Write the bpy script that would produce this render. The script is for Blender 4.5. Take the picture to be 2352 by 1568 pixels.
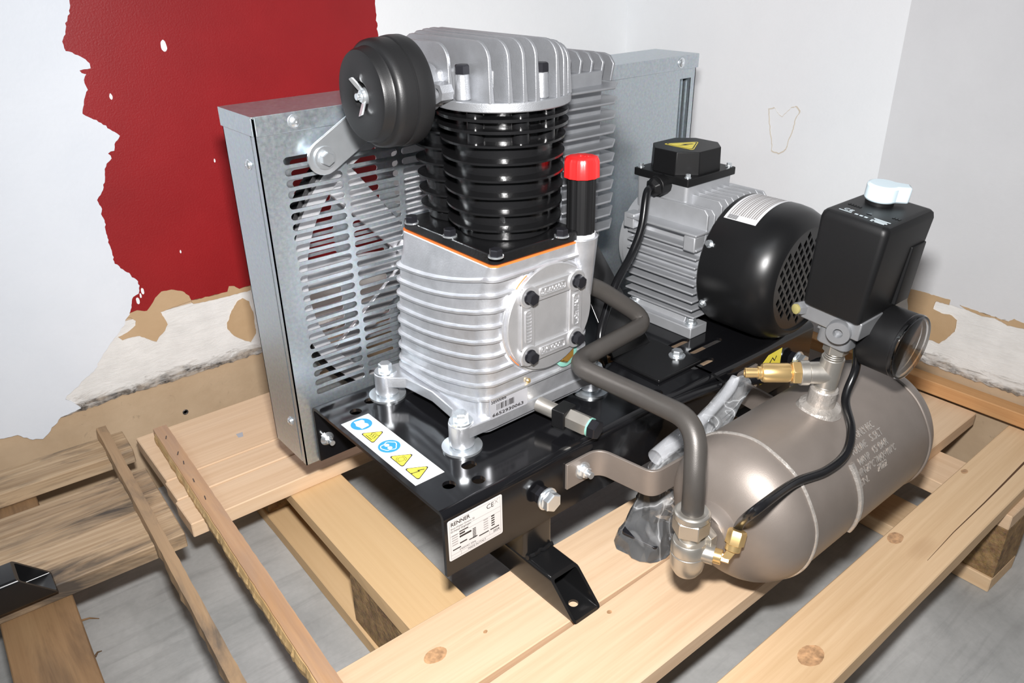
import bpy, bmesh, math, random
from mathutils import Vector, Matrix, noise
random.seed(7)
for o in list(bpy.data.objects): bpy.data.objects.remove(o)
scene = bpy.context.scene
C = scene.collection
PI = math.pi

# ------------------------------------------------------------ camera
F_PX, AZ, PITCH, ROLL = 1821.5457, 0.880982, 0.462624, -0.01746
CAM = Vector((-0.319497, -0.490994, 0.620935))
fw = Vector((math.cos(AZ)*math.cos(PITCH), math.sin(AZ)*math.cos(PITCH), -math.sin(PITCH)))
rt = fw.cross(Vector((0, 0, 1))).normalized()
up = rt.cross(fw)
rt2 = math.cos(ROLL)*rt + math.sin(ROLL)*up
up2 = -math.sin(ROLL)*rt + math.cos(ROLL)*up
cd = bpy.data.cameras.new('camera'); cam = bpy.data.objects.new('camera', cd); C.objects.link(cam)
cd.sensor_width = 36.0; cd.lens = F_PX/2352*36; cd.clip_start = .02; cd.clip_end = 50
cam.matrix_world = Matrix(((rt2.x, up2.x, -fw.x, CAM.x), (rt2.y, up2.y, -fw.y, CAM.y), (rt2.z, up2.z, -fw.z, CAM.z), (0, 0, 0, 1)))
scene.camera = cam

# photo pixel -> point on a plane (direction from the pixel, distance from the plane it lies on)
def ray(u, v): return (rt2*((u-1176)/F_PX) - up2*((v-784)/F_PX) + fw)
def onx(u, v, x): d = ray(u, v); return CAM + d*((x-CAM.x)/d.x)
def ony(u, v, y): d = ray(u, v); return CAM + d*((y-CAM.y)/d.y)
def onz(u, v, z): d = ray(u, v); return CAM + d*((z-CAM.z)/d.z)

# ------------------------------------------------------------ world, lights, exposure
w = bpy.data.worlds.new('world'); scene.world = w; w.use_nodes = True
w.node_tree.nodes['Background'].inputs[0].default_value = (.86, .93, 1, 1)
w.node_tree.nodes['Background'].inputs[1].default_value = .06
def area(name, loc, target, sx, sy, energy, col):
    ld = bpy.data.lights.new(name, 'AREA'); ld.shape = 'RECTANGLE'; ld.size = sx; ld.size_y = sy
    ld.energy = energy; ld.color = col
    o = bpy.data.objects.new(name, ld); C.objects.link(o); o.location = loc
    o.rotation_euler = (Vector(target)-Vector(loc)).to_track_quat('-Z', 'Y').to_euler(); return o
FL = CAM + up2*.11 - fw*.01
fl_ = area('camera_flash', FL, FL+fw, .06, .035, 9.2, (1, .985, .975)); fl_.data.spread = math.radians(125)          # flash on top of the camera
area('ceiling_lamp', (-.9, -.9, 2.5), (-.5, -.3, 0), 1.2, .14, 4.5, (.88, .93, 1))
area('ceiling_lamp', (-1.9, .1, 2.5), (-1.5, .2, 0), 1.2, .14, 5.5, (.84, .92, 1))
scene.view_settings.view_transform = 'Standard'; scene.view_settings.look = 'None'
scene.view_settings.exposure = 0.08; scene.view_settings.gamma = 1.0
scene.view_settings.use_curve_mapping = False

# ------------------------------------------------------------ materials
MAT = {}
def newmat(name):
    m = bpy.data.materials.new(name); m.use_nodes = True; MAT[name] = m
    nt = m.node_tree; return m, nt, nt.nodes['Principled BSDF']
def N(nt, t, **kw):
    n = nt.nodes.new(t)
    for k, v in kw.items(): setattr(n, k, v)
    return n
def coord(nt, scale=(1, 1, 1), rand=False):
    tc = N(nt, 'ShaderNodeTexCoord'); mp = N(nt, 'ShaderNodeMapping'); mp.inputs['Scale'].default_value = scale
    if rand:
        oi = N(nt, 'ShaderNodeObjectInfo'); mu = N(nt, 'ShaderNodeMath', operation='MULTIPLY'); mu.inputs[1].default_value = 37.0
        nt.links.new(oi.outputs['Random'], mu.inputs[0])
        ad = N(nt, 'ShaderNodeVectorMath', operation='ADD'); nt.links.new(tc.outputs['Object'], ad.inputs[0]); nt.links.new(mu.outputs[0], ad.inputs[1])
        nt.links.new(ad.outputs[0], mp.inputs['Vector'])
    else: nt.links.new(tc.outputs['Object'], mp.inputs['Vector'])
    return mp.outputs[0]
def tex(nt, vec, scale, detail=4, rough=.55, dist=0):
    n = N(nt, 'ShaderNodeTexNoise'); n.inputs['Scale'].default_value = scale; n.inputs['Detail'].default_value = detail
    n.inputs['Roughness'].default_value = rough; n.inputs['Distortion'].default_value = dist
    nt.links.new(vec, n.inputs['Vector']); return n.outputs['Fac']
def ramp(nt, fac, stops):
    r = N(nt, 'ShaderNodeValToRGB'); el = r.color_ramp.elements
    while len(el) < len(stops): el.new(.5)
    for e, (p, c) in zip(el, stops): e.position = p; e.color = c if len(c) == 4 else (*c, 1)
    nt.links.new(fac, r.inputs[0]); return r.outputs[0]
def mix(nt, a, b, fac, blend='MIX'):
    m = N(nt, 'ShaderNodeMix', data_type='RGBA', blend_type=blend)
    for s, i in ((fac, 0), (a, 6), (b, 7)):
        if hasattr(s, 'links') or hasattr(s, 'is_linked'): nt.links.new(s, m.inputs[i])
        elif i == 0: m.inputs[0].default_value = s
        else: m.inputs[i].default_value = (*s, 1) if len(s) == 3 else s
    return m.outputs[2]
def bump(nt, b, fac, strength, dist=.001):
    n = N(nt, 'ShaderNodeBump'); n.inputs['Strength'].default_value = strength; n.inputs['Distance'].default_value = dist
    nt.links.new(fac, n.inputs['Height']); nt.links.new(n.outputs[0], b.inputs['Normal'])
def simple(name, col, rough=.5, metal=0, var=0, vs=30, bs=0, bst=.3, bd=.0006, coat=0, spec=.5, rvar=0):
    m, nt, b = newmat(name)
    b.inputs['Base Color'].default_value = (*col, 1); b.inputs['Roughness'].default_value = rough; b.inputs['Metallic'].default_value = metal
    b.inputs['Coat Weight'].default_value = coat; b.inputs['Coat Roughness'].default_value = .08; b.inputs['Specular IOR Level'].default_value = spec
    v = coord(nt)
    if var:
        n = tex(nt, v, vs, 5)
        nt.links.new(ramp(nt, n, [(.3, [c*(1-var) for c in col]), (.7, [min(1, c*(1+var)) for c in col])]), b.inputs['Base Color'])
        if rvar:
            r = N(nt, 'ShaderNodeMapRange'); r.inputs[3].default_value = rough-rvar; r.inputs[4].default_value = rough+rvar
            nt.links.new(n, r.inputs[0]); nt.links.new(r.outputs[0], b.inputs['Roughness'])
    if bs: bump(nt, b, tex(nt, v, bs, 3), bst, bd)
    return m
simple('black_gloss', (.006, .006, .007), .13, 0, 0, spec=.5, bs=45, bst=.05, bd=.0004)
simple('black_paint', (.007, .007, .0075), .2, 0, 0, bs=110, bst=.25, bd=.0012)
simple('black_satin', (.009, .009, .0095), .23, 0)
simple('black_plastic', (.007, .007, .0075), .45, 0, spec=.3, bs=1500, bst=.15, bd=.0003)
simple('black_cover', (.008, .008, .0085), .33)
simple('black_powder', (.010, .010, .0105), .42, 0, spec=.4, bs=900, bst=.2, bd=.0003)
simple('black_rubber', (.008, .008, .009), .25)
simple('black_bolt', (.018, .018, .022), .33, .4)
simple('gap_shade', (.004, .004, .004), .8)
simple('cast_alu', (.68, .69, .72), .36, .8, .10, 60, bs=500, bst=.35, bd=.0005, rvar=.08)
simple('sand_alu', (.36, .37, .39), .42, .7, .05, 90, bs=1100, bst=.5, bd=.0004)
simple('motor_alu', (.50, .51, .53), .45, .55, .05, 60, bs=900, bst=.3, bd=.0003)
simple('cover_alu', (.58, .58, .59), .42, .75, .05, 60, bs=900, bst=.3, bd=.0003)
simple('flywheel_iron', (.66, .66, .68), .42, .7, .06, 80, bs=800, bst=.5, bd=.0005)
simple('die_cast', (.26, .265, .275), .42, .5, .05, 60, bs=900, bst=.3, bd=.0003)
simple('zinc', (.78, .82, .85), .27, .85, .08, 40)
simple('nickel', (.56, .53, .48), .36, .85, .06, 60, bs=300, bst=.1)
simple('brass', (.86, .60, .27), .28, .8, .05, 60)
simple('tank_paint', (.27, .232, .205), .45, .5, .04, 50, bs=1600, bst=.25, bd=.0003)
simple('weld', (.52, .48, .44), .36, .6, .12, 90, bs=160, bst=.7, bd=.002)
simple('pipe_paint', (.075, .068, .062), .42, .35, .05, 60, bs=1200, bst=.25, bd=.0003)
simple('red_plastic', (.80, .018, .018), .28, bs=300, bst=.08)
simple('white_plastic', (.60, .72, .78), .3)
simple('ochre_plastic', (.30, .26, .10), .4)
simple('orange_gasket', (.66, .16, .03), .6)
simple('green_seal', (.22, .48, .40), .35)
simple('label_white', (.80, .80, .82), .45)
simple('label_grey', (.62, .60, .59), .4)
simple('label_clear', (.50, .50, .53), .4, .35)
simple('label_yellow', (.90, .74, .07), .42)
simple('label_blue', (.03, .30, .72), .42)
simple('ink', (.012, .010, .010), .5)
simple('ink_light', (.30, .28, .27), .5)
simple('print_white', (.55, .62, .66), .5)
simple('old_staple', (.10, .09, .085), .5, .6)
# galvanised sheet with spangle
m, nt, b = newmat('galvanised'); v = coord(nt)
vo = N(nt, 'ShaderNodeTexVoronoi'); vo.inputs['Scale'].default_value = 420; nt.links.new(v, vo.inputs['Vector'])
n1 = tex(nt, v, 260, 6)
c = ramp(nt, n1, [(.3, (.49, .55, .595)), (.7, (.61, .665, .70))])
c = mix(nt, c, vo.outputs['Color'], .05)
nt.links.new(c, b.inputs['Base Color']); b.inputs['Metallic'].default_value = .88
rr = N(nt, 'ShaderNodeMapRange'); rr.inputs[3].default_value = .28; rr.inputs[4].default_value = .44; nt.links.new(n1, rr.inputs[0]); nt.links.new(rr.outputs[0], b.inputs['Roughness'])
bump(nt, b, n1, .06, .0004)
# wood
def wood(name, cols, dark, knots=True, dirt=0, rough=.62, grain=1.0, gm=.2):
    m, nt, b = newmat(name)
    v = coord(nt, (1, 1, 1), True)
    mp = N(nt, 'ShaderNodeMapping'); mp.inputs['Scale'].default_value = (1.3, 17*grain, 17*grain); nt.links.new(v, mp.inputs[0])
    g1 = tex(nt, mp.outputs[0], 1.0, 7, .6, .6)
    mp2 = N(nt, 'ShaderNodeMapping'); mp2.inputs['Scale'].default_value = (5, 190*grain, 190*grain); nt.links.new(v, mp2.inputs[0])
    g2 = tex(nt, mp2.outputs[0], 1.0, 3, .6)
    c = ramp(nt, g1, [(.25, cols[0]), (.5, cols[1]), (.75, cols[2])])
    c = mix(nt, c, ramp(nt, g2, [(.35, [x*.80 for x in cols[1]]), (.65, (1, 1, 1))]), gm, 'MULTIPLY')
    if knots:
        mk = N(nt, 'ShaderNodeMapping'); mk.inputs['Scale'].default_value = (3.2, 7.5, .01); nt.links.new(v, mk.inputs[0])
        vo = N(nt, 'ShaderNodeTexVoronoi'); vo.inputs['Scale'].default_value = 1.0; vo.inputs['Randomness'].default_value = .95; nt.links.new(mk.outputs[0], vo.inputs['Vector'])
        k = ramp(nt, vo.outputs['Distance'], [(.030, (1, 1, 1)), (.06, (.45, .45, .45)), (.14, (0, 0, 0))])
        c = mix(nt, c, dark, k)
    if dirt:
        md = N(nt, 'ShaderNodeMapping'); md.inputs['Scale'].default_value = (6, 34, 34); nt.links.new(v, md.inputs[0])
        d0 = tex(nt, md.outputs[0], 1.0, 8, .68, 1.0)
        md2 = N(nt, 'ShaderNodeMapping'); md2.inputs['Scale'].default_value = (3, 7, 7); nt.links.new(v, md2.inputs[0])
        mm = N(nt, 'ShaderNodeMath', operation='MULTIPLY_ADD'); mm.inputs[1].default_value = .5; nt.links.new(d0, mm.inputs[0]); hf = N(nt, 'ShaderNodeMath', operation='MULTIPLY'); hf.inputs[1].default_value = .5; nt.links.new(tex(nt, md2.outputs[0], 1.0, 4, .6, .5), hf.inputs[0]); nt.links.new(hf.outputs[0], mm.inputs[2]); d = mm.outputs[0]
        k = ramp(nt, d, [(.445, (0, 0, 0)), (.58, (dirt, dirt, dirt))])
        c = mix(nt, c, dark, k)
    nt.links.new(c, b.inputs['Base Color']); b.inputs['Roughness'].default_value = rough; b.inputs['Specular IOR Level'].default_value = .3
    bump(nt, b, g2, .25, .0008)
wood('wood_new', [(.62, .415, .225), (.74, .525, .32), (.80, .595, .385)], (.28, .12, .05))
wood('wood_pale', [(.68, .475, .30), (.735, .535, .355), (.765, .575, .40)], (.36, .16, .07))
wood('wood_stringer', [(.62, .41, .21), (.66, .45, .24), (.69, .48, .27)], (.34, .19, .10), knots=True, gm=.08)
wood('wood_old', [(.34, .24, .15), (.52, .38, .24), (.62, .47, .32)], (.06, .05, .043), knots=True, dirt=.95, gm=.5)
wood('wood_batten', [(.44, .245, .12), (.56, .34, .19), (.60, .40, .25)], (.25, .21, .20), knots=False, dirt=.3)
wood('wood_batten_old', [(.26, .18, .11), (.38, .26, .155), (.46, .30, .17)], (.11, .095, .08), knots=False, dirt=.95)
wood('wood_rail', [(.48, .23, .09), (.62, .34, .15), (.68, .42, .20)], (.2, .1, .05), knots=False, grain=1.6)
wood('wood_dark', [(.20, .12, .06), (.30, .18, .09), (.36, .23, .12)], (.06, .04, .03), knots=True, dirt=.5)
m, nt, b = newmat('chipboard'); v = coord(nt)
vo = N(nt, 'ShaderNodeTexVoronoi'); vo.inputs['Scale'].default_value = 320; nt.links.new(v, vo.inputs['Vector'])
n1 = tex(nt, v, 60, 6, .7)
nt.links.new(mix(nt, ramp(nt, n1, [(.3, (.12, .065, .025)), (.7, (.42, .26, .11))]), vo.outputs['Color'], .02), b.inputs['Base Color']); b.inputs['Roughness'].default_value = .8
bump(nt, b, n1, 1.0, .004)
# concrete floor
m, nt, b = newmat('concrete'); v = coord(nt)
n1 = tex(nt, v, 5, 8, .62, .4); n2 = tex(nt, v, 160, 4)
ms = N(nt, 'ShaderNodeMapping'); ms.inputs['Scale'].default_value = (6, 55, 1); ms.inputs['Rotation'].default_value = (0, 0, .5); nt.links.new(v, ms.inputs[0])
n3 = tex(nt, ms.outputs[0], 1.0, 5, .6, .8)
c = ramp(nt, n1, [(.28, (.32, .325, .32)), (.72, (.58, .58, .57))])
c = mix(nt, c, ramp(nt, n3, [(.32, (.72, .72, .72)), (.5, (1, 1, 1))]), .55, 'MULTIPLY')
c = mix(nt, c, ramp(nt, n2, [(.3, (.85, .85, .85)), (.7, (1.0, 1.0, 1.0))]), .5, 'MULTIPLY')
nt.links.new(c, b.inputs['Base Color']); b.inputs['Roughness'].default_value = .55; bump(nt, b, n2, .15, .001)
# painted walls
def wallmat(name, c0, c1, rough=.55, bs=260, bst=.25, scuff=None, amount=.5):
    m, nt, b = newmat(name); v = coord(nt)
    n1 = tex(nt, v, 6, 6, .6)
    c = ramp(nt, n1, [(.3, c0), (.7, c1)])
    if scuff:
        n3 = tex(nt, v, 38, 9, .75, 1.2)
        c = mix(nt, c, scuff, ramp(nt, n3, [(.60, (0, 0, 0)), (.74, (amount,)*3)]))
    nt.links.new(c, b.inputs['Base Color']); b.inputs['Roughness'].default_value = rough
    bump(nt, b, tex(nt, v, bs, 4), bst, .0012)
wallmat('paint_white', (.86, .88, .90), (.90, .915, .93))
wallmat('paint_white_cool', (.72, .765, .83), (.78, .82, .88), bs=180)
wallmat('wall_grey', (.645, .65, .665), (.70, .705, .72), bs=180)
wallmat('paint_red', (.255, .0055, .0085), (.315, .0085, .012), .45, bs=420, bst=.25)
wallmat('plaster_tan', (.46, .31, .17), (.58, .41, .25), .8, bs=90, bst=.5)
wallmat('plaster_dirty', (.44, .31, .19), (.60, .45, .30), .8, bs=70, bst=.6, scuff=(.12, .09, .06), amount=.6)
# white skirting strip with mould creeping along its bottom edge (z in metres)
m, nt, b = newmat('skirting_white'); v = coord(nt)
sx = N(nt, 'ShaderNodeSeparateXYZ'); nt.links.new(v, sx.inputs[0])
mr = N(nt, 'ShaderNodeMapRange'); mr.inputs[1].default_value = .026; mr.inputs[2].default_value = .072; mr.inputs[3].default_value = .60; mr.inputs[4].default_value = .02
nt.links.new(sx.outputs['Z'], mr.inputs[0])
ms = N(nt, 'ShaderNodeMapping'); ms.inputs['Scale'].default_value = (14, 14, 60); nt.links.new(v, ms.inputs[0])
n3 = tex(nt, ms.outputs[0], 1.6, 10, .75, 1.0)
su = N(nt, 'ShaderNodeMath', operation='ADD'); nt.links.new(n3, su.inputs[0]); nt.links.new(mr.outputs[0], su.inputs[1])
k = ramp(nt, su.outputs[0], [(.78, (0, 0, 0)), (1.0, (1, 1, 1))])
n4 = tex(nt, v, 30, 5)
nt.links.new(mix(nt, ramp(nt, n4, [(.3, (.76, .75, .73)), (.7, (.86, .85, .83))]), ramp(nt, tex(nt, v, 70, 6), [(.35, (.055, .048, .042)), (.62, (.42, .36, .30))]), k), b.inputs['Base Color'])
b.inputs['Roughness'].default_value = .75; bump(nt, b, n3, .5, .003)
# clear and translucent plastics
m, nt, b = newmat('clear_lens'); b.inputs['Base Color'].default_value = (.97, .98, 1, 1); b.inputs['Roughness'].default_value = .03
b.inputs['Transmission Weight'].default_value = 1; b.inputs['IOR'].default_value = 1.3
m, nt, b = newmat('bag_film'); out = nt.nodes['Material Output']
tr = N(nt, 'ShaderNodeBsdfTransparent'); gl = N(nt, 'ShaderNodeBsdfGlossy'); gl.inputs['Roughness'].default_value = .06
df = N(nt, 'ShaderNodeBsdfDiffuse'); df.inputs['Color'].default_value = (.88, .90, .92, 1); tr.inputs['Color'].default_value = (.95, .95, .95, 1)
fr = N(nt, 'ShaderNodeFresnel'); fr.inputs['IOR'].default_value = 1.5; v = coord(nt)
n1 = tex(nt, v, 15, 2.5, .5, .9); bp = N(nt, 'ShaderNodeBump'); bp.inputs['Strength'].default_value = .35; bp.inputs['Distance'].default_value = .006; nt.links.new(n1, bp.inputs['Height'])
for q in (gl, df, fr): nt.links.new(bp.outputs[0], q.inputs['Normal'])
x1 = N(nt, 'ShaderNodeMixShader'); am = N(nt, 'ShaderNodeMath', operation='SUBTRACT'); am.inputs[1].default_value = .5; nt.links.new(n1, am.inputs[0]); ab = N(nt, 'ShaderNodeMath', operation='ABSOLUTE'); nt.links.new(am.outputs[0], ab.inputs[0])
nt.links.new(ramp(nt, ab.outputs[0], [(0, (.50,)*3), (.010, (.20,)*3), (.05, (.09,)*3), (.3, (.16,)*3)]), x1.inputs[0]); nt.links.new(tr.outputs[0], x1.inputs[1]); nt.links.new(df.outputs[0], x1.inputs[2])  # whiter diffuse streaks imitate highlights on the film
x2 = N(nt, 'ShaderNodeMixShader'); nt.links.new(fr.outputs[0], x2.inputs[0]); nt.links.new(x1.outputs[0], x2.inputs[1]); nt.links.new(gl.outputs[0], x2.inputs[2])
nt.links.new(x2.outputs[0], out.inputs['Surface'])
m, nt, b = newmat('milky_film'); b.inputs['Base Color'].default_value = (.78, .80, .84, 1); b.inputs['Roughness'].default_value = .2; b.inputs['Alpha'].default_value = .28
m, nt, b = newmat('oil_glass'); b.inputs['Base Color'].default_value = (.42, .22, .05, 1); b.inputs['Roughness'].default_value = .06; b.inputs['Transmission Weight'].default_value = .55; b.inputs['Coat Weight'].default_value = 1
wood('wood_fibre', [(.46, .31, .15), (.62, .44, .22), (.72, .54, .30)], (.2, .1, .05), knots=False, grain=6, gm=.6)

# ------------------------------------------------------------ mesh helpers
WORLD = {}                                    # world matrix of every object made here
def link(name, me, mat, parent=None, mw=None, smooth=32, bevel=0, seg=2):
    if mat: me.materials.clear(); me.materials.append(MAT[mat])
    if smooth and me.polygons:
        me.polygons.foreach_set('use_smooth', [True]*len(me.polygons)); me.set_sharp_from_angle(angle=math.radians(smooth))
    o = bpy.data.objects.new(name, me); C.objects.link(o); mw = mw or Matrix.Identity(4); WORLD[o] = mw
    if parent is not None:
        o.parent = parent; o.matrix_parent_inverse = WORLD[parent].inverted()
    o.matrix_basis = mw
    if bevel:
        b = o.modifiers.new('bevel', 'BEVEL'); b.width = bevel; b.segments = seg; b.limit_method = 'ANGLE'; b.angle_limit = math.radians(40)
    return o
def tag(o, label, cat, group=None):
    o['label'] = label; o['category'] = cat
    if group: o['group'] = group
    return o
def struct(o): o['kind'] = 'structure'; return o
def empty(name, loc, label, cat, group=None):
    o = bpy.data.objects.new(name, None); C.objects.link(o); o.empty_display_size = .05
    o.matrix_basis = WORLD[o] = Matrix.Translation(loc); return tag(o, label, cat, group)
def frame(axis, hint=None):
    a = Vector(axis).normalized(); h = Vector(hint) if hint else (Vector((0, 0, 1)) if abs(a.z) < .9 else Vector((1, 0, 0)))
    s = (h - a*h.dot(a)).normalized(); return a, s, a.cross(s)
def smooth_path(pts, n=8):
    P = [Vector(p) for p in pts]; P = [P[0]*2-P[1]]+P+[P[-1]*2-P[-2]]; out = []
    for i in range(1, len(P)-2):
        a, b, c, d = P[i-1:i+3]
        for k in range(n):
            t = k/n; out.append(.5*((2*b)+(c-a)*t+(2*a-5*b+4*c-d)*t*t+(3*b-a-3*c+d)*t**3))
    out.append(P[-2]); return out
def fillet(pts, r, n=7):
    P = [Vector(p) for p in pts]; out = [P[0]]
    for a, b, c in zip(P, P[1:], P[2:]):
        u = (a-b); v = (c-b); d = min(r, u.length*.49, v.length*.49); p = b+u.normalized()*d; q = b+v.normalized()*d
        for k in range(n+1):
            t = k/n; out.append(p*(1-t)**2+b*2*t*(1-t)+q*t*t)
    out.append(P[-1]); return out
def rrect(x0, x1, y0, y1, r, n=5):
    out = []
    for cx, cy, a0 in ((x1-r, y1-r, 0), (x0+r, y1-r, 90), (x0+r, y0+r, 180), (x1-r, y0+r, 270)):
        for k in range(n+1):
            a = math.radians(a0+90*k/n); out.append((cx+r*math.cos(a), cy+r*math.sin(a)))
    return out
def circ2(cx, cy, r, n=24, a0=0): return [(cx+r*math.cos(a0+2*PI*k/n), cy+r*math.sin(a0+2*PI*k/n)) for k in range(n)]
def slot2(x0, x1, y, h, n=5):
    r = h/2; return [(x1-r+r*math.cos(a), y+r*math.sin(a)) for a in [(-.5+k/n)*PI for k in range(n+1)]] + [(x0+r+r*math.cos(a), y+r*math.sin(a)) for a in [(.5+k/n)*PI for k in range(n+1)]]
class MB:
    def __init__(s): s.v = []; s.f = []
    def add(s, vs, fs):
        o = len(s.v); s.v += [tuple(v) for v in vs]; s.f += [tuple(i+o for i in f) for f in fs]; return s
    def box(s, x0, x1, y0, y1, z0, z1):
        return s.add([(x, y, z) for z in (z0, z1) for y in (y0, y1) for x in (x0, x1)], [(0, 2, 3, 1), (4, 5, 7, 6), (0, 1, 5, 4), (2, 6, 7, 3), (0, 4, 6, 2), (1, 3, 7, 5)])
    def loops(s, L, cap=True, closed=False):
        n = len(L[0]); f = []
        m = len(L)
        for i in range(m if closed else m-1):
            a, b = i*n, ((i+1) % m)*n
            f += [(a+j, a+(j+1) % n, b+(j+1) % n, b+j) for j in range(n)]
        if cap and not closed: f += [tuple(range(n))[::-1], tuple((m-1)*n+j for j in range(n))]
        return s.add([v for l in L for v in l], f)
    def prism(s, poly, ax, a0, a1):
        mk = {'x': lambda p, a: (a, p[0], p[1]), 'y': lambda p, a: (p[0], a, p[1]), 'z': lambda p, a: (p[0], p[1], a)}[ax]
        return s.loops([[mk(p, a0) for p in poly], [mk(p, a1) for p in poly]])
    def cyl(s, p0, p1, r0, r1=None, n=24, hint=None):
        return s.lathe([(r0, 0), (r0 if r1 is None else r1, (Vector(p1)-Vector(p0)).length)], p0, Vector(p1)-Vector(p0), n, hint)
    def lathe(s, prof, o, axis, n=32, hint=None, cap=True):
        a, b, c = frame(axis, hint); o = Vector(o)
        L = [[o+a*h+(b*math.cos(2*PI*k/n)+c*math.sin(2*PI*k/n))*max(r, 1e-5) for k in range(n)] for r, h in prof]
        return s.loops(L, cap)
    def tube(s, path, r, n=14, cap=True):
        P = [Vector(p) for p in path]; t = (P[1]-P[0]).normalized(); _, b, c = frame(t); L = []
        for i, p in enumerate(P):
            t2 = (P[min(i+1, len(P)-1)]-P[max(i-1, 0)]).normalized(); q = t.rotation_difference(t2); b = q @ b; c = q @ c; t = t2
            rr = r(i/(len(P)-1)) if callable(r) else r
            L.append([p+(b*math.cos(2*PI*k/n)+c*math.sin(2*PI*k/n))*rr for k in range(n)])
        return s.loops(L, cap)
    def strip(s, path, t, z0, z1):                       # bent flat bar: plan path, thickness to its left, standing on edge
        P = [Vector((p[0], p[1], 0)) for p in path]; L = []
        for i, p in enumerate(P):
            d = (P[min(i+1, len(P)-1)]-P[max(i-1, 0)]).normalized(); nn = Vector((-d.y, d.x, 0))*t
            L.append([(p.x, p.y, z0), (p.x, p.y, z1), (p.x+nn.x, p.y+nn.y, z1), (p.x+nn.x, p.y+nn.y, z0)])
        return s.loops(L)
    def hexa(s, o, axis, af, h, chamfer=True, hint=None):
        r = af/2/math.cos(PI/6); a, b, c = frame(axis, hint); o = Vector(o)
        s.lathe([(r, 0), (r, h*.86), (r*.88, h)], o, axis, 6, hint); return s
    def bolt(s, o, axis, af=.010, h=.006, wr=0, wh=.0015, hint=None):
        a = Vector(axis).normalized(); o = Vector(o)
        if wr: s.cyl(o, o+a*wh, wr, n=20); o = o+a*wh
        s.cyl(o, o+a*.0012, af*.62, n=18); return s.hexa(o+a*.0012, axis, af, h, hint=hint)
    def mesh(s, name='m'):
        bm = bmesh.new(); vs = [bm.verts.new(v) for v in s.v]
        for f in s.f:
            try: bm.faces.new([vs[i] for i in f])
            except ValueError: pass
        bmesh.ops.remove_doubles(bm, verts=bm.verts, dist=1e-6)
        bmesh.ops.recalc_face_normals(bm, faces=bm.faces); me = bpy.data.meshes.new(name); bm.to_mesh(me); bm.free(); return me
    def build(s, name, mat, parent=None, mw=None, smooth=32, bevel=0, seg=2): return link(name, s.mesh(name), mat, parent, mw, smooth, bevel, seg)
def curve_mesh(cu):
    o = bpy.data.objects.new('tmp', cu); C.objects.link(o)
    me = bpy.data.meshes.new_from_object(o); bpy.data.objects.remove(o); bpy.data.curves.remove(cu); return me
def plate(outline, holes, t, mw):                        # flat sheet with holes, local xy, thickness 0..t along local z
    cu = bpy.data.curves.new('c', 'CURVE'); cu.dimensions = '2D'; cu.fill_mode = 'BOTH'; cu.extrude = t/2
    for poly in [outline]+list(holes):
        sp = cu.splines.new('POLY'); sp.points.add(len(poly)-1); sp.use_cyclic_u = True
        for p, q in zip(sp.points, poly): p.co = (q[0], q[1], 0, 1)
    me = curve_mesh(cu); me.transform(mw @ Matrix.Translation((0, 0, t/2))); return me
def basis(o, u, v):                                      # matrix with local x=u, y=v, origin o
    u = Vector(u).normalized(); v = Vector(v).normalized(); n = u.cross(v); o = Vector(o)
    return Matrix(((u.x, v.x, n.x, o.x), (u.y, v.y, n.y, o.y), (u.z, v.z, n.z, o.z), (0, 0, 0, 1)))
def text_mesh(s, size, t=.0002, align='LEFT', bold=0, width=None):
    cu = bpy.data.curves.new('t', 'FONT'); cu.body = s; cu.size = size; cu.extrude = t; cu.align_x = align; cu.offset = bold; cu.resolution_u = 2
    me = curve_mesh(cu)
    if width and len(me.vertices):
        xs = [v.co.x for v in me.vertices]; k = width/(max(xs)-min(xs)); me.transform(Matrix.Diagonal((k, 1, 1, 1)))
    return me
def text(name, s, size, mw, mat, parent, **kw):
    me = text_mesh(s, size, **kw); me.transform(mw); return link(name, me, mat, parent, smooth=0)
def flat(name, poly, mw, mat, parent, t=.0003):           # printed or stuck-on flat shape
    mb = MB(); mb.prism(poly, 'z', 0, t); me = mb.mesh(name); me.transform(mw); return link(name, me, mat, parent, smooth=0)
def rag(pts, amp, step, seed=0, closed=True):             # fray a polyline
    out = []; n = len(pts)
    for i in range(n if closed else n-1):
        a = Vector(pts[i]).to_2d(); b = Vector(pts[(i+1) % n]).to_2d(); k = max(1, int((b-a).length/step)); d = (b-a).normalized() if (b-a).length else Vector((1, 0)); q = Vector((-d.y, d.x))
        for j in range(k):
            p = a.lerp(b, j/k); h = (noise.noise(Vector((p.x*90, p.y*90, seed)))*.7+noise.noise(Vector((p.x*260, p.y*260, seed+5)))*.5)*amp
            out.append(tuple(p+q*h))
    if not closed: out.append(tuple(pts[-1]))
    return out

# ------------------------------------------------------------ the room
FLOOR = -.144; YW = .667
struct(MB().box(-3, 1.2, -3, .8, FLOOR-.1, FLOOR).build('floor', 'concrete', smooth=0))
wb = struct(MB().box(-3, 1.0, YW, YW+.12, FLOOR, 2.6).build('wall_back', 'plaster_dirty', smooth=0))
XB = .862
wr = struct(MB().prism([(XB-.006, -3), (XB, .062), (1.1, .062), (1.1, -3)], 'z', FLOOR, 2.6).build('wall_right', 'plaster_dirty', smooth=0))
wa = struct(MB().prism([(XB, .062), (.945, YW), (1.1, YW), (1.1, .062)], 'z', FLOOR, 2.6).build('wall_side', 'paint_white', smooth=0))
def wp(u, v): p = ony(u, v, YW-.002); return (p.x, p.z)
MWB = lambda off: basis((0, YW-off, 0), (1, 0, 0), (0, 0, 1)) @ Matrix.Diagonal((1, 1, 1, 1))
def skin(name, poly, wall, mat, off, t):                  # thin layer of paint or plaster on the back wall (local z = -y)
    me = plate(poly, [], t, basis((0, YW-off+t, 0), (1, 0, 0), (0, 0, 1))); return link(name, me, mat, wall, smooth=0)
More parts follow.
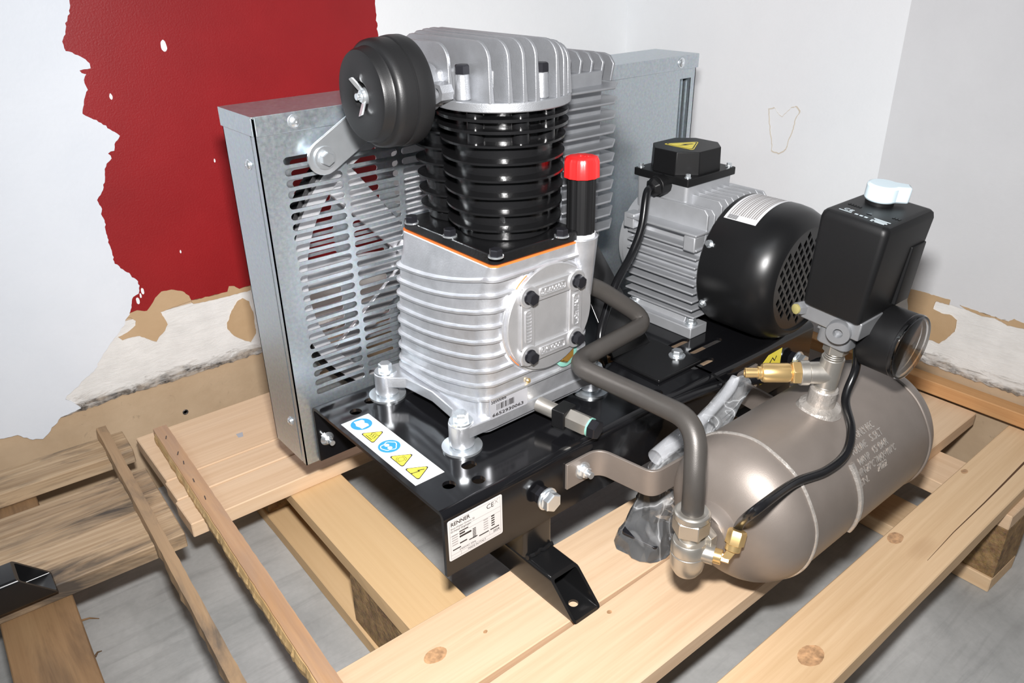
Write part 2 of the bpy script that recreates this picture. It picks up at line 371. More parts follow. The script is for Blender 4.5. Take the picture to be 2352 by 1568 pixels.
LOW, UP = .031, .146
low_edge = rag([(x/100, LOW+.004*noise.noise(Vector((x*.13, 3, 1)))) for x in range(-40, 96, 4)], .004, .004, 2, False)
skin('skirting_paint', low_edge+[(.945, UP), (-.40, UP)], wb, 'skirting_white', .0022, .0022)
redL = [(160, 0), (143, 95), (150, 118), (185, 128), (205, 145), (207, 156), (192, 160), (181, 163), (199, 171), (193, 183), (199, 205), (190, 228), (188, 262), (215, 272), (272, 310), (262, 330), (261, 345), (247, 352), (255, 363), (243, 375), (240, 400), (235, 435), (225, 458), (235, 490), (240, 520), (250, 555), (258, 595), (263, 604), (285, 622), (312, 640), (320, 655), (316, 672), (305, 681), (303, 700), (296, 719)]
redB = [(314, 713), (337, 714), (346, 703), (356, 684), (370, 670), (393, 665), (419, 669), (434, 679), (438, 689), (458, 685), (498, 675), (521, 669), (525, 657), (537, 656), (548, 663), (569, 656)]
RX = wp(864, 40)[0]
left = rag([wp(*p) for p in redL], .0035, .003, 4, False); bot = rag([wp(*p) for p in redB], .0012, .003, 8, False)
right = rag([(RX+.002, UP+.004), (RX-.003, .3), (RX, .5), (RX-.002, 1.1)], .003, .004, 9, False)
topl = wp(160, 0)
skin('red_paint', [(topl[0]-.03, 1.1)]+left+bot+right, wb, 'paint_red', .0030, .003)
skin('white_paint', [(RX-.01, UP-.002), (.945, UP-.002), (.945, 2.6), (RX-.01, 2.6)], wb, 'paint_white', .0026, .0026)
diag = [(296, 720), (286, 742), (262, 776), (238, 812), (214, 852), (183, 880), (150, 915), (185, 935), (140, 957), (125, 975), (98, 1006), (74, 1009), (40, 998), (0, 1006)]
dg = rag([wp(*p) for p in diag], .004, .004, 11, False)
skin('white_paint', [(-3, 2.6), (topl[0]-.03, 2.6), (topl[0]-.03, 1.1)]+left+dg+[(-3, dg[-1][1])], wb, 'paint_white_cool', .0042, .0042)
skin('white_paint', [(topl[0]-.03, 1.1), (RX, 1.1), (RX, 2.6), (topl[0]-.03, 2.6)], wb, 'paint_white', .0026, .0026)
chips = [[(296, 719), (314, 712), (337, 713), (346, 702), (356, 683), (370, 669), (393, 664), (419, 668), (434, 678), (439, 690), (400, 703), (368, 716), (376, 727), (384, 744), (378, 758), (365, 773), (359, 783), (346, 780), (320, 770), (293, 776), (281, 780), (271, 773), (293, 764), (311, 747), (312, 736), (296, 728), (286, 732), (287, 726)],
         [(557, 684), (571, 691), (582, 723), (587, 764), (575, 785), (557, 779), (537, 770), (522, 755), (522, 741), (531, 714), (545, 691)],
         [(438, 690), (498, 676), (521, 669), (525, 657), (537, 656), (549, 663), (575, 655), (575, 665), (521, 680), (470, 692), (442, 697)]]
for k, cpl in enumerate(chips): skin('bare_plaster', rag([wp(*p) for p in cpl], .0016, .003, 20+k), wb, 'plaster_tan', .0036, .0036)
for k, (u, v, r) in enumerate(((375, 104, .006), (492, 368, .0022), (254, 221, .003), (414, 577, .002), (327, 668, .004), (316, 690, .004), (322, 678, .003))):
    cx, cz = wp(u, v); skin('chipped_spot', rag([(cx+r*.6*math.cos(a), cz+r*1.3*math.sin(a)) for a in [2*PI*i/10 for i in range(10)]], .0015, .002, 40+k), wb, 'paint_white', .0034, .0034)
scr = wp(427, 947); MB().lathe([(.0045, 0), (.0045, .0006), (.0035, .0012), (.0018, -.0006)], (scr[0], YW, scr[1]), (0, -1, 0), 16).build('wall_screw', 'old_staple', wb)
# right wall: greyer upper coat than the side wall's, white skirting strip, plaster broken out between them
def wpx(u, v): p = onx(u, v, XB-.003); return (-p.y, p.z)
def skinr(name, poly, mat, off, t):
    me = plate(poly, [], t, basis((XB-.001-off+t, 0, 0), (0, -1, 0), (0, 0, 1))); return link(name, me, mat, wr, smooth=0)
XS = .0045
lowr = rag([(-.06+k*.05, LOW+.003+.004*noise.noise(Vector((k*.7, 9, 2)))) for k in range(0, 30)], .005, .004, 5, False)
skinr('skirting_paint', lowr+[(1.4, .139), (-.06, .139)], 'skirting_white', .004, .004)
skinr('upper_coat', rag([(-.062, .138), (-.02, .139), (.05, .139), (.12, .139), (.2, .139), (.3, .138), (3, .138)], .003, .004, 6, False)+[(3, 2.6), (-.062, 2.6)], 'wall_grey', .0052, .0052)
S7 = lambda L: [wpx(2000+a/3.409, 640+b/3.409) for a, b in L]
for k, L in enumerate(([(300, 70), (430, 100), (520, 132), (632, 160), (622, 196), (520, 172), (495, 232), (560, 265), (640, 285), (680, 322), (662, 410), (600, 462), (545, 500), (490, 476), (420, 470), (300, 430)],
                       [(705, 203), (790, 232), (900, 268), (1080, 328), (1130, 310), (1260, 365), (1260, 400), (1150, 372), (1080, 358), (980, 302), (880, 288), (760, 234)])):
    skinr('bare_plaster', rag(S7(L), .0016, .003, 60+k), 'plaster_tan', .0062, .0062)
# brown-edged water stain on the side wall
dA = (Vector((XB, .062, 0))-Vector((.945, YW, 0))).normalized(); nA = Vector((dA.y, -dA.x, 0)); 
if nA.x > 0: nA = -nA
def onA(u, v):
    d = ray(u, v); o = Vector((XB, .062, 0)); t = (o-CAM).dot(nA)/d.dot(nA); p = CAM+d*t; return ((p-o).dot(dA), p.z)
st = [(1765, 248), (1778, 246), (1790, 262), (1797, 267), (1806, 258), (1818, 246), (1832, 243), (1838, 254), (1828, 275), (1822, 300), (1812, 322), (1806, 345), (1788, 355), (1772, 347), (1772, 325), (1768, 298)]
S = rag([onA(*p) for p in st], .002, .003, 70)
cx = sum(p[0] for p in S)/len(S); cz = sum(p[1] for p in S)/len(S)
wallmat('stain_tan', (.66, .58, .47), (.76, .71, .63), .6)
nn_ = dA.cross(Vector((0, 0, 1)))
me = plate(S, [[(cx+(p[0]-cx)*.93, cz+(p[1]-cz)*.95) for p in S]], .0004, basis(Vector((XB, .062, 0))+nA*(.0002 if nn_.dot(nA) > 0 else .0008), dA, (0, 0, 1)))
link('water_stain', me, 'stain_tan', wa, smooth=0)

# ------------------------------------------------------------ timber
def board(name, mat, parent, x0, x1, y0, y1, z0, z1, ang=0, along='x', wob=.0008, seed=0, bev=.0012):
    """sawn board: local x runs along the grain; edges a little uneven"""
    L = (x1-x0) if along == 'x' else (y1-y0); Wd = (y1-y0) if along == 'x' else (x1-x0); T = z1-z0
    n = max(3, int(L/.05)); mb = MB(); lp = []
    for i in range(n+1):
        x = -L/2+L*i/n
        e = lambda k: wob*noise.noise(Vector((x*9, k*3.1, seed*1.7)))
        lp.append([(x, -Wd/2+e(1), -T/2), (x, Wd/2+e(2), -T/2), (x, Wd/2+e(3), T/2), (x, -Wd/2+e(4), T/2)])
    mb.loops(lp)
    mw = Matrix.Translation(((x0+x1)/2, (y0+y1)/2, (z0+z1)/2)) @ Matrix.Rotation(ang+(0 if along == 'x' else PI/2), 4, 'Z')
    return mb.build(name, mat, parent, mw, smooth=0, bevel=bev, seg=1)
A1 = math.radians(-.9)
pal = empty('wooden_pallet', (.35, .15, FLOOR), 'new pale pine pallet carrying the compressor', 'pallet')
board('deck_board', 'wood_pale', pal, -.138, .826, -.0665, .031, -.021, 0, A1, seed=1)
board('deck_board', 'wood_pale', pal, -.139, .83, -.161, -.0685, -.021, 0, math.radians(-.1), seed=2)
board('deck_board', 'wood_new', pal, -.141, .83, -.278, -.2065, -.021, 0, math.radians(.1), seed=3)
board('deck_board', 'wood_pale', pal, -.128, .83, .4505, .584, -.021, 0, math.radians(-.8), seed=4)
board('deck_board', 'wood_pale', pal, -.132, .83, .401, .4485, -.021, 0, math.radians(-.8), seed=5)
board('deck_board', 'wood_pale', pal, -.136, .83, .343, .3995, -.021, 0, math.radians(-.6), seed=6)
AS = math.radians(-1.55)
for xc in (.0235, .699):
    board('stringer', 'wood_stringer' if xc < .1 else 'wood_pale', pal, xc-.037, xc+.037, -.285, .588, -.043, -.0215, AS, 'y', .0018, seed=8+xc)
    board('bottom_skid', 'wood_stringer' if xc < .1 else 'wood_new', pal, xc-.039, xc+.035, -.285, .588, FLOOR, FLOOR+.022, AS, 'y', .001, seed=9+xc)
    for yb in (-.2425, .135, .52):
        dx = .0235*0 + (yb-.15)*.027
        mb = MB(); hl = .0425 if yb < 0 else .06; mb.box(-.036, .036, -hl, hl, 0, .079)
        o = mb.build('pallet_block', 'chipboard', pal, Matrix.Translation((xc+dx, yb, FLOOR+.022)) @ Matrix.Rotation(AS, 4, 'Z'), smooth=0, bevel=.0015)
# rail against the right wall
r0 = board('wooden_rail', 'wood_rail', None, .832, .858, -.75, .34, .0005, .0215, math.radians(0), 'y', .0004, seed=15)
tag(r0, 'reddish pine rail lying along the right wall on the pallet deck', 'wood rail')
# weathered pallet
A2 = math.radians(-2.6)
op = empty('wooden_pallet', (-.5, .4, FLOOR), 'weathered grey-brown pallet beside the new pallet', 'pallet')
board('deck_board', 'wood_old', op, -1.15, -.137, .586, .648, -.021, 0, A2, seed=21)
board('deck_board', 'wood_old', op, -1.15, -.143, .360, .530, -.021, 0, A2, seed=22)
board('deck_board', 'wood_old', op, -1.15, -.165, -.16, -.05, -.021, 0, A2, seed=23)
for xc in (-.316, -.95):
    board('stringer', 'wood_dark', op, xc-.036, xc+.036, -.17, .64, -.043, -.0215, A2, 'y', .001, seed=24)
    board('bottom_skid', 'wood_dark', op, xc-.036, xc+.036, -.17, .64, FLOOR, FLOOR+.022, A2, 'y', .001, seed=25)
    for yb in (-.1, .28, .58): MB().box(-.035, .035, -.045, .045, 0, .079).build('pallet_block', 'chipboard', op, Matrix.Translation((xc+(yb-.3)*.045, yb, FLOOR+.022)) @ Matrix.Rotation(A2, 4, 'Z'), smooth=0, bevel=.0015)
# two loose battens
def batten(name, mat, L0, L1, R0, R1, zt, th, label, sidemat, staples):
    a = Vector(((L0[0]+R0[0])/2, (L0[1]+R0[1])/2, 0)); b = Vector(((L1[0]+R1[0])/2, (L1[1]+R1[1])/2, 0)); d = b-a
    wdt = .5*((Vector(R0)-Vector(L0)).length+(Vector(R1)-Vector(L1)).length); ang = math.atan2(d.y, d.x)
    n = 60; mb = MB(); lp = []; Ln = d.length
    for i in range(n+1):
        x = -Ln/2+Ln*i/n; j = .0012*noise.noise(Vector((x*60, 1, zt*99))); j2 = .0008*noise.noise(Vector((x*80, 7, zt*99)))
        lp.append([(x, -wdt/2-.0015+2.2*j, -th/2), (x, wdt/2, -th/2), (x, wdt/2+j2, th/2), (x, -wdt/2+.5*j, th/2)])
    mb.loops(lp)
    mw = Matrix.Translation((*((a+b)/2).to_2d(), zt-th/2)) @ Matrix.Rotation(ang, 4, 'Z')
    o = tag(mb.build(name, mat, None, mw, smooth=0), label, 'wood strip')
    if sidemat:                                            # torn fibrous edge hanging along one side
        mb = MB(); lp = []; n2 = 150
        for i in range(n2+1):
            x = -Ln/2+Ln*(.02+.98*i/n2); j = .5+.5*noise.noise(Vector((x*55, 4, 2)))+.35*noise.noise(Vector((x*210, 4, 9))); wd_ = .0016+.0050*max(0, j)*min(1, .4+1.2*i/n2)
            lp.append([(x, -wdt/2-wd_*.25, th*.40), (x, -wdt/2-wd_, -th*.1+.002*j), (x, -wdt/2-wd_*.8, -th/2-.0012*max(0, j-.6)*(1 if (x > -Ln/2+.28) else 0)), (x, -wdt/2+.001, -th/2+.0006), (x, -wdt/2+.001, th*.38)])
        mb.loops(lp); mb.build('torn_edge', sidemat, o, mw, smooth=0)
    for s in staples:
        q = Matrix.Translation((-Ln/2+s, random.uniform(-.002, .002), th/2)) @ Matrix.Rotation(random.uniform(-.45, .25), 4, 'Z')
        MB().box(-.004, .004, -.0006, .0006, 0, .0007).build('staple', 'old_staple', o, mw @ q, smooth=0)
    return o
batten('wooden_batten', 'wood_batten', (-.106, .567), (-.1395, -.06), (-.0895, .568), (-.119, -.06), .018, .0175, 'orange-brown stapled wood strip lying across the new pallet boards', 'wood_fibre', (.035, .085, .112, .16, .205))
batten('wooden_batten', 'wood_batten_old', (-.167, .632), (-.204, -.1), (-.1535, .632), (-.192, -.1), .0130, .0128, 'dark weathered narrow wood strip lying across the weathered pallet', None, ())

# ------------------------------------------------------------ the compressor
AC = empty('air_compressor', (.31, .13, 0), 'belt-driven piston air compressor on a black steel base frame standing on the new pallet', 'air compressor')
ZB = .1533; BW = .2597; BL = .622
def arcp(cx, cz, r, a0, a1, n=6): return [(cx+r*math.cos(math.radians(a0+(a1-a0)*k/n)), cz+r*math.sin(math.radians(a0+(a1-a0)*k/n))) for k in range(n+1)]
# base: folded steel channel; local profile in (y,z)
T = .004; R = .008; ZL = ZB-.0749
outer = [(0, ZL)]+arcp(R, ZB-R, R, 180, 90)+arcp(BW-R, ZB-R, R, 90, 0)+[(BW, ZL)]
inner = [(BW-T, ZL)]+arcp(BW-R, ZB-R, R-T, 0, 90)+arcp(R, ZB-R, R-T, 90, 180)+[(T, ZL)]
mb = MB()
fr = [(0, ZL)]+arcp(R, ZB-R, R, 180, 90)+arcp(R, ZB-R, R-T, 90, 180)+[(T, ZL)]
mb.prism(fr, 'x', 0, BL); mb.prism([(BW-y, z) for y, z in fr][::-1], 'x', 0, BL)
me0 = mb.mesh()
holes = [circ2(.0316, .214, .0068), circ2(.0564, .2241, .0068), rrect(.0575, .0735, .0415, .0535, .0055), circ2(.0311, .0341, .0068), circ2(.0579, .0218, .0068), slot2(.425, .489, .056, .011), slot2(.385, .455, .083, .011), slot2(.393, .436, .0285, .0105), circ2(.318, .018, .0068), slot2(.29, .37, .12, .03), circ2(.56, .03, .006)]
me1 = plate([(0, R), (BL, R), (BL, BW-R), (0, BW-R)], holes, T, Matrix.Translation((0, 0, ZB-T)))
bm = bmesh.new(); bm.from_mesh(me0); bm.from_mesh(me1); me = bpy.data.meshes.new('base_frame'); bm.to_mesh(me); bm.free()
base = link('base_frame', me, 'black_gloss', AC)
# feet: square tube crossing under the channel, ends cut on a slant, post up into the channel
def foot(x0, wd, y_tip_bot, y_tip_top, yb0, yb1, h, parent, name, mat='black_satin', hole=True, mw=None):
    o = rrect(x0, x0+wd, 0, h, .005, 4); t = .0032; i = rrect(x0+t, x0+wd-t, t, h-t, .0025, 4)
    yf = lambda z: y_tip_bot+(y_tip_top-y_tip_bot)*(max(0, z-.002)/h); yb = lambda z: yb0+(yb1-yb0)*(z/h)
    mb = MB(); mb.loops([[(x, yf(z), z) for x, z in o], [(x, yb(z), z) for x, z in o], [(x, yb(z), z) for x, z in i], [(x, yf(z), z) for x, z in i]], closed=True)
    me = mb.mesh(name)
    if hole:
        a = link('tmp', me, None); b = MB().cyl((x0+wd*.5, y_tip_bot+.021, -.01), (x0+wd*.5, y_tip_bot+.021, .01), .0052).build('tmp', None)
        md = a.modifiers.new('b', 'BOOLEAN'); md.object = b; md.operation = 'DIFFERENCE'; md.solver = 'EXACT'
        me = bpy.data.meshes.new_from_object(a.evaluated_get(bpy.context.evaluated_depsgraph_get()))
        bpy.data.objects.remove(a); bpy.data.objects.remove(b)
    return link(name, me, mat, parent, mw)
for x0 in (.1028, .556):
    f = foot(x0, .0385, -.0703, -.0302, .332, .295, .038, AC, 'foot')
    for y0 in (.0045, .215):
        mb = MB(); q = rrect(x0, x0+.0385, y0, y0+.040, .005, 3); mb.loops([[(x, y, z) for x, y in q] for z in (.0378, .125)])
        mb.build('post', 'black_satin', f)
    mb = MB(); mb.tube([(x0+.001+.0365*k/8, .0030+.0012*math.sin(k*2), .0392+.0006*math.cos(k*3)) for k in range(9)], .0026, 8); mb.build('weld_bead', 'black_satin', f)
for bx in (.1205, .5747):
    mb = MB(); mb.hexa((bx, 0, .1165), (0, -1, 0), .017, .009); mb.build('spacer_nut', 'black_bolt', base)
    mb = MB(); mb.cyl((bx, -.009, .1165), (bx, -.0105, .1165), .0125); mb.cyl((bx, -.0105, .1165), (bx, -.013, .1165), .0108); mb.hexa((bx, -.013, .1165), (0, -1, 0), .0185, .0075); mb.build('flange_bolt', 'zinc', base)
# warning label on the base: reads from the pump end, local u = -y, v = +x
LM = basis((.0055, .2005, ZB+.0001), (0, -1, 0), (1, 0, 0))
LMz = lambda z: LM @ Matrix.Translation((0, 0, z))
wl = flat('warning_label', [(0, 0), (.1465, 0), (.1465, .0345), (0, .0345)], LM, 'label_white', base, .0003)
def tri(cx, cy, s, r=.12):
    P = [Vector((cx+s*math.cos(a), cy+s*math.sin(a)*.98, 0)) for a in (PI/2, PI/2+2*PI/3, PI/2+4*PI/3)]
    out = []
    for k in range(3):
        a, b, c = P[k-1], P[k], P[(k+1) % 3]; out += [tuple((b.lerp(a, r))[:2]), tuple((b.lerp(a, r*.35)+(c-b)*r*.35)[:2]), tuple((b.lerp(c, r))[:2])]
    return out
def stroke(name, pts, wd, mw, mat, parent, t=.0003):
    mb = MB(); P = [Vector((p[0], p[1], 0)) for p in pts]; L = []
    for i, p in enumerate(P):
        d = (P[min(i+1, len(P)-1)]-P[max(i-1, 0)]).normalized(); q = Vector((-d.y, d.x, 0))*wd/2
        L.append([tuple(p+q), tuple(p-q), tuple(p-q+Vector((0, 0, t))), tuple(p+q+Vector((0, 0, t)))])
    mb.loops(L); me = mb.mesh(); me.transform(mw); return link(name, me, mat, parent, smooth=0)
cy = .0172
for k in (0, 2): flat('blue_sign', circ2(.0145+.0285*k, cy, .0118, 36), LMz(.0003), 'label_blue', base, .0001)
for k in (1, 3, 4):
    cx = .0145+.0285*k
    flat('sign_border', tri(cx, cy-.003, .0150), LMz(.0003), 'ink', base, .0001); flat('yellow_sign', tri(cx, cy-.003, .0132), LMz(.0004), 'label_yellow', base, .0001)
cx = .0145
flat('book_symbol', [(cx-.009, cy-.0045), (cx-.0075, cy+.005), (cx-.004, cy+.006), (cx, cy+.004), (cx+.004, cy+.006), (cx+.0078, cy+.005), (cx+.009, cy-.0045), (cx+.0045, cy-.0048), (cx, cy-.0065), (cx-.0045, cy-.0048)], LMz(.0004), 'label_white', base, .0001)
cx = .0145+.0285
for j in (-.0035, 0, .0035): stroke('heat_symbol', [(cx+j+.0012*math.sin(t*.9), cy-.006+t*.0011) for t in range(9)], .0008, LMz(.0005), 'ink', base, .0001)
stroke('heat_symbol', [(cx-.006, cy-.0078), (cx+.006, cy-.0078)], .0008, LMz(.0005), 'ink', base, .0001)
cx = .0145+.057
hd = [(cx+(.0075+.0012*math.sin(5*a))*math.cos(a), cy+(.0085+.0008*math.cos(3*a))*math.sin(a)) for a in [2*PI*k/30 for k in range(31)]]
stroke('head_symbol', hd, .0010, LMz(.0004), 'label_white', base, .0001)
for j in (-.003, .003): flat('goggle_symbol', circ2(cx+j, cy-.001, .0026, 16), LMz(.0004), 'label_white', base, .0001)
cx = .0145+.0855
stroke('rotation_symbol', [(cx+.0034*math.cos(a), cy-.0035+.0034*math.sin(a)) for a in [2*PI*k/20 for k in range(21)]], .0005, LMz(.0005), 'ink', base, .0001)
for s in (0, PI): stroke('rotation_symbol', [(cx+.0052*math.cos(a+s), cy-.0035+.0052*math.sin(a+s)) for a in [.2+2.2*k/12 for k in range(13)]], .0005, LMz(.0005), 'ink', base, .0001)
cx = .0145+.114
flat('bolt_symbol', [(cx+.0008, cy+.0048), (cx-.0022, cy-.0022), (cx+.0002, cy-.0016), (cx-.0012, cy-.0090), (cx-.0022, cy-.0078), (cx-.001, cy-.0105), (cx+.0008, cy-.0086), (cx-.0002, cy-.0086), (cx+.0018, cy-.0002), (cx-.0002, cy-.0008), (cx+.002, cy+.0048)], LMz(.0005), 'ink', base, .0001)
# rating plate on the front flange
RM = basis((.0035, -.0001, .0955), (1, 0, 0), (0, 0, 1))
rl = lambda x, z, d=.0003: basis((.0035+x, -.0001-d, .0955+z), (1, 0, 0), (0, 0, 1))
flat('rating_plate', rrect(0, .0655, 0, .0478, .0022, 4), basis((.0035, -.0001, .0955), (1, 0, 0), (0, 0, 1)), 'label_grey', base, .0003)
for a in ([(.0022, .0022), (.0632, .0022)], [(.0632, .0022), (.0632, .0456)], [(.0632, .0456), (.0022, .0456)], [(.0022, .0456), (.0022, .0022)], [(.0022, .0062), (.0632, .0062)], [(.0022, .0340), (.0632, .0340)], [(.0022, .0285), (.0632, .0285)], [(.014, .0022), (.014, .0062)], [(.049, .0062), (.049, .0105)]):
    stroke('plate_line', a, .0003, rl(0, 0), 'ink_light', base, .0001)
for s, x, z, sz, bd in (('RENNER', .0035, .0400, .0052, .0001), ('Emil-Weber-Strasse 32', .0035, .0358, .0026, 0), ('D-74363 Güglingen', .0035, .0325, .0026, 0), ('2024', .0535, .0070, .0034, .00004), ('MADE IN ITALY', .022, .0030, .0028, 0), ('3/400VAC 50Hz', .012, .0075, .0026, 0), ('CE', .046, .0385, .0068, 0)):
    me = text_mesh(s, sz*1.15, .00006, bold=bd); me.transform(rl(x, z)); link('plate_text', me, 'ink', base, smooth=0)
for k in range(5):
    stroke('plate_text', [(.004, .0285-.0028*k), (.011, .0285-.0028*k)], .0010, rl(0, 0), 'ink_light', base, .0001); stroke('plate_text', [(.042, .0275-.0028*k), (.0475, .0275-.0028*k)], .0010, rl(0, 0), 'ink_light', base, .0001); stroke('plate_text', [(.0515, .0275-.0028*k), (.0555, .0275-.0028*k)], .0014, rl(0, 0), 'ink', base, .0001)
for x0_, x1_, z_, h_ in ((.013, .0235, .0298, .0012), (.013, .0195, .0268, .0017), (.013, .0270, .0236, .0020), (.013, .0215, .0160, .0014), (.0045, .0140, .0115, .0012), (.036, .0480, .0120, .0012), (.0500, .0610, .0120, .0012), (.024, .034, .0140, .0011)): stroke('plate_text', [(x0_, z_), (x1_, z_)], h_, rl(0, 0), 'ink', base, .0001)
for k in range(7): stroke('barcode', [(.0285, .0245-.0018*k), (.0325, .0245-.0018*k)], .0009, rl(0, 0), 'ink', base, .0001)
stroke('bin_symbol', [(.0560, .0400), (.0605, .0450)], .0005, rl(0, 0), 'ink_light', base, .0001); stroke('bin_symbol', [(.0605, .0400), (.0560, .0450)], .0005, rl(0, 0), 'ink_light', base, .0001)
# yellow belt-tension label near the far end
yl = [(.505, .100), (.505, .1315), (.517, .1400), (.5475, .1410), (.5475, .108), (.540, .100)]
flat('yellow_label', [(x, z) for x, z in yl], basis((0, -.0001, 0), (1, 0, 0), (0, 0, 1)), 'label_yellow', base, .0003)
for k in range(6): stroke('label_text', [(.511+.002*(k == 0), .118-.003*k), (.543-.004*(k % 2), .118-.003*k)], .0014, basis((0, -.0004, 0), (1, 0, 0), (0, 0, 1)), 'ink', base, .0001)
stroke('label_symbol', [(.522, .127), (.527, .133), (.533, .127), (.536, .133)], .0022, basis((0, -.0004, 0), (1, 0, 0), (0, 0, 1)), 'ink', base, .0001)

# ---- belt guard
GX0, GX1, GY0, GY1, GZ0, GZ1 = -.0156, .6583, .2617, .3412, .0763, .4783
cols = [(.0095, .0735), (.0785, .1425), (.1475, .2115), (.2165, .2805)]
rows = [.1663+k*.01153 for k in range(24)]
slots = [slot2(a, b, z, .0078) for z in rows for a, b in cols]
bslots = [slot2(a, a+.0446, .1419+k*.0116, .0076) for k in range(24) for a in (.0510, .1163, .1816, .2469)]
MG = lambda y: basis((0, y, 0), (1, 0, 0), (0, 0, 1))
wslot = [[(.6215, .20), (.6455, .20), (.6455, .4465), (.6215, .4465)]]
bm = bmesh.new(); bm.from_mesh(plate([(GX0, GZ0), (GX1-.003, GZ0), (GX1-.003, GZ1-.001), (GX0, GZ1-.001)], slots+wslot, .0014, MG(GY0+.0014)))
t = MB(); t.box(GX0, GX0+.0014, GY0, GY0+.0085, GZ0, GZ1-.002); t.box(GX1-.0044, GX1-.003, GY0, GY1-.002, GZ0, GZ1-.002); t.box(.6205, .622, GY0+.001, GY0+.012, .20, .4465); t.box(.6455, .647, GY0+.001, GY0+.006, .20, .4465); t.box(.62, .65, GY0+.018, GY0+.0195, .19, .45)
bm.from_mesh(t.mesh()); me = bpy.data.meshes.new('belt_guard'); bm.to_mesh(me); bm.free()
guard = link('belt_guard', me, 'galvanised', AC, smooth=0)
bm = bmesh.new(); bm.from_mesh(plate([(GX0, GZ0), (GX1-.003, GZ0), (GX1-.003, GZ1-.001), (GX0, GZ1-.001)], bslots, .0014, MG(GY1)))
t = MB(); t.box(GX0, GX0+.0014, GY0+.0115, GY1, GZ0, GZ1-.002); bm.from_mesh(t.mesh()); me = bpy.data.meshes.new('guard_shell'); bm.to_mesh(me); bm.free()
link('guard_shell', me, 'galvanised', guard, smooth=0)
mb = MB(); mb.box(GX0+.002, GX0+.0034, GY0+.002, GY0+.02, GZ0+.01, GZ1-.02); mb.build('guard_gap_shade', 'gap_shade', guard, smooth=0)  # near-black strip behind the open joint, stands in for shade inside the guard
ZC = .4595; mb = MB(); e = .0016
mb.box(GX0-e, GX1+.0005, GY0-e, GY1+e, GZ1-.0012, GZ1+.0004); mb.box(GX0+.0012, GX1+.0005, GY0-e, GY0, ZC, GZ1); mb.box(GX0-e, GX0, GY0+.001, GY1+e, ZC, GZ1); mb.box(GX0, GX1, GY1, GY1+e, ZC, GZ1); mb.box(GX1-.001, GX1+.0005, GY0, GY1, ZC, GZ1)
mb.build('guard_lid', 'galvanised', guard, smooth=0, bevel=.0006)
def panhead(x, y, z, d, parent, r=.0056):
    mb = MB(); mb.lathe([(r*1.25, 0), (r*1.25, .0007), (r, .0009), (r*.92, .0022), (r*.6, .0032), (.0012, .0034), (.0011, .0024)], (x, y, z), d, 18); mb.build('screw', 'zinc', parent)
panhead(.0264, GY0-e, .4692, (0, -1, 0), guard); panhead(.6195, GY0-e, .4692, (0, -1, 0), guard)
panhead(GX0, .2873, .4285, (-1, 0, 0), guard, .0045); panhead(GX0, .2883, .1257, (-1, 0, 0), guard, .0045)
mb = MB(); fn = ony(752, 1007, .2555); mb.cyl((fn.x, .2557, fn.z), (fn.x, .2517, fn.z), .0085, .0052); mb.hexa((fn.x, .2545, fn.z), (0, -1, 0), .009, .005); mb.cyl((fn.x, .25, fn.z), (fn.x, .2425, fn.z), .0033, n=12); mb.build('guard_nut', 'zinc', guard)
# flywheel with belt behind the slots
FC = Vector((.1825, .302, .279)); fw_ = MB()
fw_.lathe([(.153, -.013), (.171, -.013), (.171, .013), (.153, .013), (.153, -.013)], FC, (0, 1, 0), 72, cap=False)
flyw = fw_.build('flywheel', 'flywheel_iron', AC)
hub = MB(); hub.lathe([(.012, -.018), (.030, -.018), (.033, -.008), (.033, .012), (.012, .016)], FC, (0, 1, 0), 32); hub.build('hub', 'flywheel_iron', flyw)
for k in range(8):
    a = math.radians(40+45*k); mb = MB(); d = Vector((math.cos(a), 0, math.sin(a))); q = Vector((-math.sin(a), 0, math.cos(a)))
    P = [FC+d*.026-q*.013+Vector((0, -.004, 0)), FC+d*.026+q*.013+Vector((0, .004, 0)), FC+d*.156+q*.019+Vector((0, .006, 0)), FC+d*.156-q*.019+Vector((0, -.007, 0))]
    mb.loops([[tuple(p+Vector((0, -.003, 0))) for p in P], [tuple(p+Vector((0, .003, 0))) for p in P]]); mb.build('spoke', 'flywheel_iron', flyw, bevel=.001)
mb = MB(); mc = Vector((.54, .302, .246)); r1, r2 = .178, .05; dd = mc-FC; L = dd.length; al = math.acos((r1-r2)/L); th = math.atan2(dd.z, dd.x)
pth = [FC+Vector((math.cos(th+al+(2*PI-2*al)*k/40), 0, math.sin(th+al+(2*PI-2*al)*k/40)))*r1 for k in range(41)]+[mc+Vector((math.cos(th-al+2*al*k/16), 0, math.sin(th-al+2*al*k/16)))*r2 for k in range(17)]
lp = []
for i, p in enumerate(pth):
    n = (p-(FC if i < 41 else mc)).normalized(); lp.append([tuple(p+Vector((0, -.008, 0))), tuple(p+Vector((0, .008, 0))), tuple(p-n*.009+Vector((0, .005, 0))), tuple(p-n*.009+Vector((0, -.005, 0)))])
mb.loops(lp, closed=True); mb.build('drive_belt', 'black_rubber', AC)
mb = MB(); mb.cyl((.54, .288, .246), (.54, .316, .246), .048, n=40); mb.build('motor_pulley', 'flywheel_iron', AC)
# sloped support strap between base and guard
mb = MB(); s0, s1 = (.335, .108), (.30, .2605)
mb.box(.335, .415, .030, .110, ZB, ZB+.0045)
mb.loops([[(.335, .104, ZB+.004), (.405, .104, ZB+.004), (.405, .108, ZB+.0045), (.335, .108, ZB+.0045)], [(.355, .252, .33), (.395, .252, .33), (.395, .257, .33), (.355, .257, .33)]])
mb.build('guard_bracket', 'black_satin', AC, bevel=.0015)
pb = onz(1555, 815, ZB+.006); mb = MB(); mb.bolt((pb.x, pb.y, ZB+.0045), (0, 0, 1), .0125, .006, .0105); mb.build('bracket_bolt', 'zinc', AC)

